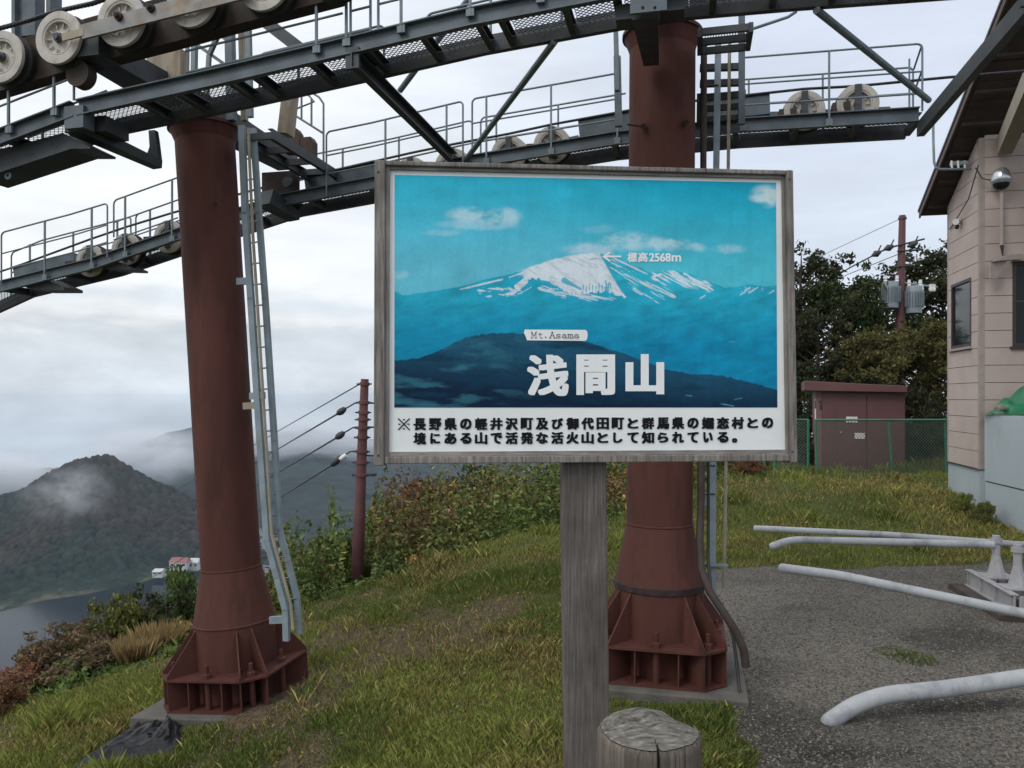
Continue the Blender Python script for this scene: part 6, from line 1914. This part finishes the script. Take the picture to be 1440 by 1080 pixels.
def shrub(kind, loc, w, h, m, label, group=None, rot=0.0):
    name = 'dry_grass_tuft' if kind == 'reed' else 'shrub'
    if kind not in SHR:
        root = thing(name, (0, 0, 0), label, 'shrub')
        if kind == 'reed':
            r = np.random.default_rng(5); n = 1500
            a = r.random(n) * 6.283; q = 0.75 * np.sqrt(r.random(n)); x, y = q * np.cos(a), q * np.sin(a)
            hh = 0.5 + 0.5 * r.random(n); lx = r.normal(size=n) * .18 + x * 0.3; ly = r.normal(size=n) * .18 + y * 0.3; wv = 0.010
            P = np.stack([np.stack([x - wv, y, 0 * x - .1], -1), np.stack([x + wv, y, 0 * x - .1], -1), np.stack([x + lx * .5 + wv, y + ly * .5, hh * .65], -1), np.stack([x + lx, y + ly, hh], -1)], 1)
            t = 0.6 + 0.7 * r.random(n); T = np.repeat(np.stack([t, t, t], -1), 4, 0)
            fo = np_mesh('foliage', P.reshape(-1, 3), 4, T, M_bark, root)
        else:
            Q, T, stems = unit_shrub(31 + 7 * len(SHR), kind.rstrip('0123'))
            fo = np_mesh('foliage', Q.reshape(-1, 3), 4, T, M_bark, root)
            stems.build('stem', M_bark, root)
        fo.material_slots[0].link = 'OBJECT'
        SHR[kind] = root; t_ = root
    else:
        t_ = copy_thing(SHR[kind], (0, 0, 0))
    t_.location = loc; t_.scale = (w, w, h); t_.rotation_euler = (0, 0, rot)
    t_['label'] = label; t_['category'] = 'grass' if kind == 'reed' else 'shrub'
    if group: t_['group'] = group
    for c in t_.children:
        if c.name.startswith('foliage'):
            c.material_slots[0].link = 'OBJECT'; c.material_slots[0].material = ML[m]
    return t_
def sh(px, ytop, D, wpx, kind, m, label):
    t = at(px, ytop, D)
    zb = float(hz(t.x, D))
    h = max(0.35, t.z - zb) / 1.02
    shrub(kind, (t.x, D, zb), wpx / F * D / 2 * 1.15, h, m, label, 'shrubs on the slope edge', rot=random.random() * 6.28)
G = 'shrubs'
sh(20, 935, 8.9, 150, 'bush0', 'rust', 'reddish brown shrub at the left edge just above the grass')
sh(95, 880, 9.6, 150, 'bush1', 'brown', 'broad brown shrub with lake water behind it left of the leaning tower')
sh(60, 905, 9.9, 130, 'bush2', 'olive', 'thin olive shrub between the lake and the reddish shrub at the left edge')
sh(165, 838, 10.4, 150, 'bush2', 'olive', 'tall olive shrub standing out against the dark lake')
sh(232, 822, 11.0, 150, 'bush0', 'dark_green', 'dark green shrub just left of the leaning tower foot')
sh(264, 802, 11.6, 150, 'bush1', 'green', 'green shrub touching the left side of the leaning tower')
sh(140, 905, 9.3, 140, 'bush3', 'brown', 'brown bush below the tall olive shrub')
sh(205, 905, 9.7, 100, 'bush1', 'brown', 'low brown bush behind the straw grass beside the leaning tower')
sh(226, 872, 9.6, 62, 'reed', 'straw', 'tall straw coloured grass tuft left of the leaning tower base')
sh(192, 905, 9.2, 50, 'reed', 'straw', 'straw grass tuft between the brown bush and the tower base')
sh(0, 985, 8.0, 80, 'bush2', 'rust', 'small rust bush at the extreme left edge')
sh(418, 742, 13.2, 110, 'bush0', 'olive', 'olive shrub right behind the ladder of the leaning tower')
sh(440, 778, 12.6, 130, 'bush1', 'green', 'green leafy shrub right of the leaning tower above the grass edge')
sh(466, 700, 14.8, 44, 'tall0', 'lime', 'slender yellow green sapling left of the maroon pole')
sh(472, 748, 14.2, 110, 'bush2', 'olive', 'olive shrub wrapping the left side of the maroon pole')
sh(452, 796, 12.4, 60, 'bush3', 'rust', 'rusty tinted shrub just left of the maroon pole foot')
sh(566, 770, 12.9, 95, 'bush0', 'green', 'green shrub at the grass edge right of the maroon pole')
sh(545, 700, 15.8, 120, 'bush1', 'olive', 'loose olive shrub right of the maroon pole under the sign')
sh(600, 670, 17.5, 150, 'bush2', 'rust', 'rust red shrub right below the lower left sign edge')
sh(570, 715, 15.2, 130, 'bush3', 'olive', 'olive shrub on the slope right of the maroon pole')
sh(622, 725, 14.6, 150, 'bush0', 'dark_green', 'dark green shrub beside the leaning wooden stake')
sh(590, 752, 13.8, 120, 'bush1', 'green', 'bright green shrub at the grass edge below the stake')
sh(680, 662, 18.2, 150, 'bush3', 'dark_green', 'dark shrub below the middle of the sign left half')
sh(690, 695, 16.4, 130, 'bush2', 'olive', 'olive shrub above the grass ridge left of the sign post')
sh(745, 668, 18.0, 110, 'bush0', 'green', 'green shrub just left of the sign post top')
sh(768, 690, 16.6, 62, 'bush1', 'yellow', 'orange yellow shrub touching the left side of the sign post')
sh(740, 715, 15.6, 90, 'bush2', 'green', 'low green shrub at the grass ridge left of the sign post')
sh(650, 700, 17.0, 110, 'bush0', 'green', 'green shrub behind the wooden stake')
sh(866, 655, 19.0, 80, 'bush1', 'green', 'green shrub between the sign post and the maroon tower')
sh(862, 690, 17.0, 60, 'bush3', 'olive', 'olive shrub low between the sign post and the maroon tower')
sh(1040, 652, 18.6, 90, 'bush2', 'brown', 'brown shrub below the sign corner by the green gate')
sh(1005, 655, 19.2, 70, 'bush0', 'olive', 'olive shrub behind the ladder post left of the green gate')
sh(1055, 672, 16.8, 50, 'bush1', 'rust', 'low rusty shrub at the foot of the green gate')
sh(1385, 727, 12.7, 42, 'bush3', 'olive', 'low weedy shrub at the foot of the pale platform wall')
sh(1357, 715, 13.4, 40, 'bush2', 'lime', 'small yellow green weeds at the station gable foot')

# undergrowth filling the slope between the shrubs
def undergrowth():
    n = 230000
    D = 7.0 + 15 * rng.random(n)
    x = (-0.72 + 1.02 * rng.random(n)) * D; y = D
    d = y - ridge_y(x)
    k = (d > 0.25) & (d < 9) & ~((y < 13.5) & (np.abs(x / y * F + CX - 504) < 20) & (d > 0.5)); x, y, d = x[k], y[k], d[k]; n = len(x)
    z = hz(x, y) + (1.15 * rng.random(n) ** 0.8) * np.clip(2.2 * vnoise(x * 1.6, y * 1.6, 201, 4) - 0.35, 0.08, 2) * sstep(0.1, 1.6, d) * (1 - 0.80 * sstep(-3.3, -4.6, x)) * (1 + 0.35 * sstep(-3.4, -2.2, x))
    C = np.stack([x, y, z], -1)
    Q = leaf_quads(C, np.tile([0, -0.3, 0.6], (n, 1)), 0.030 + 0.045 * rng.random(n) ** 2, 77)
    a = vnoise(x * 0.6, y * 0.6, 203, 3)[:, None]
    c = np.where(a < 0.58, np.array((0.110, 0.155, 0.042)), np.where(a < 0.68, np.array((0.165, 0.165, 0.052)), np.array((0.180, 0.110, 0.055))))
    c = np.where((vnoise(x * 1.9 + 3, y * 1.9, 209, 3)[:, None] > 0.72), np.array((0.27, 0.19, 0.055)), c) * (0.4 + 1.2 * rng.random(n))[:, None] * (0.55 + 0.95 * vnoise(x * 3.2, y * 3.2, 207, 3))[:, None]
    m = mat('undergrowth_leaves', None, 0.6, attr='tint', var=0.0, trans=0.2, spec=0.2)
    o = np_mesh('undergrowth', Q.reshape(-1, 3), 4, np.repeat(c, 4, 0), m)
    tag(o, 'mixed green and brown undergrowth covering the slope beyond the grass', 'undergrowth', kind='stuff')
undergrowth()
# broad-leaved weeds and fallen leaves in the grass
def weeds():
    n = 26000
    D = 4.5 + 9 * rng.random(n) ** 1.3; x = (-0.68 + 1.0 * rng.random(n)) * D; y = D
    b = vnoise(x * 0.8 + 11, y * 0.8, 211, 3)
    bare_ = sstep(0.50, 0.66, vnoise(x * 0.55 + 3, y * 0.55, 41, 4)) * sstep(3.0, 1.0, x)
    k = (gravel(x, y) < 0.3) & (y - ridge_y(x) < 0.5) & (rng.random(n) < 0.6 * sstep(0.48, 0.66, b) + 0.04 + 0.7 * bare_) & clear_of_pads(x, y) & ~in_poly(x, y, SHEET)
    x, y = x[k], y[k]; n = len(x)
    z = hz(x, y) + 0.008 + 0.05 * rng.random(n)
    Q = leaf_quads(np.stack([x, y, z], -1), np.tile([0, 0, 1.5], (n, 1)), 0.008 + 0.016 * rng.random(n) ** 2, 78, asp=0.7)
    pal = np.array([(0.14, 0.15, 0.035), (0.26, 0.22, 0.04), (0.09, 0.13, 0.035), (0.14, 0.085, 0.05), (0.21, 0.14, 0.08)])
    c = pal[rng.integers(0, 5, n)] * (0.6 + 0.7 * rng.random(n))[:, None]
    m = mat('weed_leaves', None, 0.6, attr='tint', var=0.0, trans=0.2, spec=0.2)
    o = np_mesh('fallen_leaves', Q.reshape(-1, 3), 4, np.repeat(c, 4, 0), m)
    tag(o, 'small weeds and fallen leaves scattered in the grass', 'leaf litter', kind='stuff')
weeds()
# sprouts in the gravel
def sprout(px, py, D, label, h=0.07, w=0.16):
    p = at(px, py, D); n = 130
    a = rng.random(n) * 6.283; q = w * np.sqrt(rng.random(n)); x = p.x + q * np.cos(a) * 1.3; y = D + q * np.sin(a)
    z = hz(x, y); hh = h * (0.4 + 0.6 * rng.random(n)); lx = rng.normal(size=n) * .03; ly = rng.normal(size=n) * .03; wv = 0.0035
    P = np.stack([np.stack([x - wv, y, z], -1), np.stack([x + wv, y, z], -1), np.stack([x + lx * .5 + wv, y + ly * .5, z + hh * .6], -1), np.stack([x + lx, y + ly, z + hh], -1)], 1)
    c = np.array((0.10, 0.13, 0.035)) * (0.6 + 0.7 * rng.random(n))[:, None]
    o = np_mesh('grass_tuft', P.reshape(-1, 3), 4, np.repeat(c, 4, 0), MATS['grass_blades'])
    tag(o, label, 'grass tuft', 'grass tufts in the gravel', kind='stuff')
sprout(1284, 926, 6.55, 'green grass tuft growing in the middle of the gravel yard')
sprout(1258, 915, 6.75, 'faint dry grass tuft left of the green one in the gravel yard', 0.03, 0.14)

# leaning stake on the slope
a, b = at(626, 714, 15.6), at(667, 756, 14.2)
o = MB().beam(a, b, 0.07, 0.05).build('wooden_stake', M_stake); tag(o, 'pale wooden stake lying slanted among the shrubs left of the sign post', 'stake')

# trees behind the shed
def tree_mesh(seed, h, w, trunk_h, per, size):
    r = np.random.default_rng(seed)
    tr = MB(); lumps = []
    top = Vector((r.normal() * 0.25, r.normal() * 0.25, h * 0.93))
    pts = [Vector((0, 0, -0.5)), Vector((r.normal() * .1, r.normal() * .1, h * .3)), Vector((top.x * .6, top.y * .6, h * .62)), top]
    tr.tube(pts, [0.16, 0.12, 0.075, 0.015], 8)
    for k in range(24):
        f = 0.2 + 0.75 * k / 23
        z0 = h * f * 0.9
        base = pts[0].lerp(pts[3], min(1, max(0, (z0 + .5) / (h * .93 + .5))))
        a = k * 2.4 + r.random(); L_ = w * (0.35 + 0.65 * math.sin(min(1, (1.06 - f) / 0.62) * math.pi / 2)) * (0.65 + 0.5 * r.random())
        e = base + Vector((math.cos(a) * L_, math.sin(a) * L_, L_ * (0.15 + 0.45 * r.random())))
        mid = base.lerp(e, 0.5) + Vector((0, 0, L_ * 0.08))
        tr.tube([base, mid, e], [0.05, 0.03, 0.008], 5, caps=False)
        for j in range(4):
            q = (0.45 + 0.55 * (j + 0.5) / 4)
            c = base.lerp(e, q) + Vector((r.normal(), r.normal(), r.normal() * .6)) * 0.22 * w * .5
            s = w * (0.12 + 0.13 * r.random())
            lumps.append((tuple(c), (s, s, s * 0.62)))
        lumps.append((tuple(e + Vector((r.normal(), r.normal(), abs(r.normal()))) * .12 * w), (w * .09, w * .09, w * .08)))
    lumps.append(((top.x, top.y, h * .96), (w * .14, w * .14, w * .12)))
    Q, T = clump_leaves(lumps, per, size, seed, shell=0.35)
    return tr, Q, T
TV = []
def tree(variant, x, y, s, m, label, rot):
    z = float(hz(x, y))
    while len(TV) <= variant:
        k = len(TV)
        tr, Q, T = tree_mesh(300 + 13 * k, (7.0, 6.4, 7.4)[k], (2.3, 2.7, 2.0)[k], 0.8, (470, 430, 300)[k], 0.090)
        root = thing('broadleaf_tree', (0, 0, 0), label, 'tree', 'trees behind the shed')
        tr.build('trunk', M_bark, root, smooth=False)
        c = np_mesh('crown', Q.reshape(-1, 3), 4, T, M_bark, root); c.material_slots[0].link = 'OBJECT'
        TV.append([root, False])
    root, used = TV[variant]
    if used: t = copy_thing(root, (0, 0, 0))
    else: t = root; TV[variant][1] = True
    t.location = (x, y, z); t.scale = (s, s, s); t.rotation_euler = (0, 0, rot)
    t['label'] = label; t['category'] = 'tree'; t['group'] = 'trees behind the shed'
    for c in t.children:
        if c.name.startswith('crown'):
            c.material_slots[0].link = 'OBJECT'; c.material_slots[0].material = ML[m]
def tr_at(px, ytop, D, variant, m, label, rot=0.0):
    p = at(px, ytop, D); h = (7.0, 6.4, 7.4)[variant]
    s = (p.z - float(hz(p.x, D))) / h
    tree(variant, p.x, D, s, m, label, rot)
tr_at(1122, 340, 25.5, 0, 'night', 'tall dark tree right beside the sign edge', 0.4)
tr_at(1180, 378, 25.0, 1, 'dark_green', 'dark rounded tree left of the transformer pole', 1.9)
tr_at(1150, 420, 23.0, 0, 'night', 'dark tree directly above the left end of the shed roof', 3.0)
tr_at(1232, 365, 27.5, 2, 'dark_green', 'thin crowned tree just behind the transformer pole', 0.7)
tr_at(1300, 335, 28.0, 2, 'night', 'sparse tree with sky showing through between pole and station', 2.2)
tr_at(1345, 330, 27.0, 0, 'night', 'dark tree rising against the station gable', 4.1)
tr_at(1300, 445, 22.3, 1, 'autumn', 'yellow olive tree in front of the pole right of the transformers', 5.0)
tr_at(1240, 455, 21.8, 1, 'autumn', 'olive tree directly above the shed roof below the transformers', 0.2)
tr_at(1340, 470, 21.6, 0, 'autumn', 'olive tree filling the gap next to the gable window', 2.6)
tr_at(1195, 520, 22.0, 1, 'night', 'low dark tree behind the middle of the shed', 4.4)
tr_at(1110, 500, 22.5, 1, 'dark_green', 'low dark tree between the sign edge and the shed', 0.9)
tr_at(1060, 420, 26.0, 2, 'dark_green', 'dark tree mostly hidden behind the right part of the sign', 1.2)
tr_at(960, 560, 25.0, 1, 'dark_green', 'low tree hidden behind the sign right of the tower', 3.3)
for (px, yt, D, wpx, m, lab) in ((1110, 600, 19.8, 90, 'night', 'dark bush behind the green gate'), (1148, 575, 20.6, 90, 'night', 'dark bush right behind the left end of the shed'), (1285, 545, 20.9, 110, 'night', 'tall dark bush rising just right of the shed roof'), (1295, 590, 19.6, 90, 'night', 'dark bush behind the fence right of the shed'), (1330, 575, 20.2, 80, 'dark_green', 'dark green bush behind the fence next to the station')):
    sh(px, yt, D, wpx, 'bush' + str(len(lab) % 4), m, lab)

# ------------------------------------------------------------------ air: haze and drifting mist
def haze():
    b = MB().box(-3600, 3700, -350, 4400, -335, 14)
    m = bpy.data.materials.new('haze_air'); m.use_nodes = True
    nt = m.node_tree; nt.nodes.clear()
    o = nt.nodes.new('ShaderNodeOutputMaterial'); v = nt.nodes.new('ShaderNodeVolumePrincipled')
    v.inputs['Color'].default_value = (0.66, 0.82, 1.0, 1); v.inputs['Density'].default_value = 0.00006; v.inputs['Anisotropy'].default_value = 0.2
    nt.links.new(v.outputs[0], o.inputs['Volume'])
    ob = b.build('haze', m); tag(ob, 'thin blue grey haze between the hilltop and the far mountains', 'haze', kind='stuff')
haze()

def mist(c, rad, dens, label, seed, scale=2.2, thr=0.42):
    b = MB(); n = 20; m_ = 12
    for i in range(m_ + 1):
        for j in range(n):
            a = 2 * math.pi * j / n; e = math.pi * (i / m_ - 0.5)
            b.v.append(Vector((c[0] + rad[0] * math.cos(e) * math.cos(a), c[1] + rad[1] * math.cos(e) * math.sin(a), c[2] + rad[2] * math.sin(e))))
    for i in range(m_):
        for j in range(n):
            q = (j + 1) % n
            b.f.append((i * n + j, i * n + q, (i + 1) * n + q, (i + 1) * n + j))
    m = bpy.data.materials.new('drifting_mist'); m.use_nodes = True
    nt = m.node_tree; nt.nodes.clear(); N = nt.nodes.new; L = nt.links.new
    o = N('ShaderNodeOutputMaterial'); v = N('ShaderNodeVolumePrincipled')
    v.inputs['Color'].default_value = (0.93, 0.95, 0.98, 1); v.inputs['Anisotropy'].default_value = 0.2
    t = N('ShaderNodeTexCoord'); mp_ = N('ShaderNodeMapping')
    mp_.inputs['Location'].default_value = (-1, -1, -1); mp_.inputs['Scale'].default_value = (2, 2, 2)
    L(t.outputs['Generated'], mp_.inputs['Vector'])
    ln = N('ShaderNodeVectorMath'); ln.operation = 'LENGTH'; L(mp_.outputs[0], ln.inputs[0])
    fo = N('ShaderNodeMapRange'); fo.inputs['From Min'].default_value = 1.0; fo.inputs['From Max'].default_value = 0.15; fo.interpolation_type = 'SMOOTHSTEP'
    L(ln.outputs['Value'], fo.inputs['Value'])
    ns = N('ShaderNodeTexNoise'); ns.noise_dimensions = '4D'; ns.inputs['W'].default_value = seed; ns.inputs['Scale'].default_value = scale; ns.inputs['Detail'].default_value = 6; ns.inputs['Roughness'].default_value = 0.6
    L(mp_.outputs[0], ns.inputs['Vector'])
    a = N('ShaderNodeMath'); a.operation = 'SUBTRACT'; L(ns.outputs['Fac'], a.inputs[0]); a.inputs[1].default_value = thr
    k = N('ShaderNodeMath'); k.operation = 'MULTIPLY'; k.use_clamp = False; L(a.outputs[0], k.inputs[0]); L(fo.outputs[0], k.inputs[1])
    mx = N('ShaderNodeMath'); mx.operation = 'MAXIMUM'; L(k.outputs[0], mx.inputs[0]); mx.inputs[1].default_value = 0.0
    d = N('ShaderNodeMath'); d.operation = 'MULTIPLY'; L(mx.outputs[0], d.inputs[0]); d.inputs[1].default_value = dens
    L(d.outputs[0], v.inputs['Density']); L(v.outputs[0], o.inputs['Volume'])
    ob = b.build('mist', m); tag(ob, label, 'mist', kind='stuff')
def mist_at(px, py, D, rad, dens, label, seed, **kw):
    p = at(px, py, D); mist(p, rad, dens, label, seed, **kw)
mist_at(92, 690, 1310, (100, 44, 66), 0.09, 'thin mist drifting over the left shoulder of the wooded mountain', 1.0)
mist_at(-40, 672, 1760, (260, 120, 75), 0.22, 'low cloud at the left shoulder behind the mountain', 2.0, thr=0.36)
mist_at(205, 640, 2150, (210, 120, 95), 0.20, 'low cloud behind the right slope of the mountain', 3.0, thr=0.36)
mist_at(420, 618, 2650, (480, 150, 105), 0.16, 'long cloud bank lying against the far hills', 4.0, scale=3.0, thr=0.38)
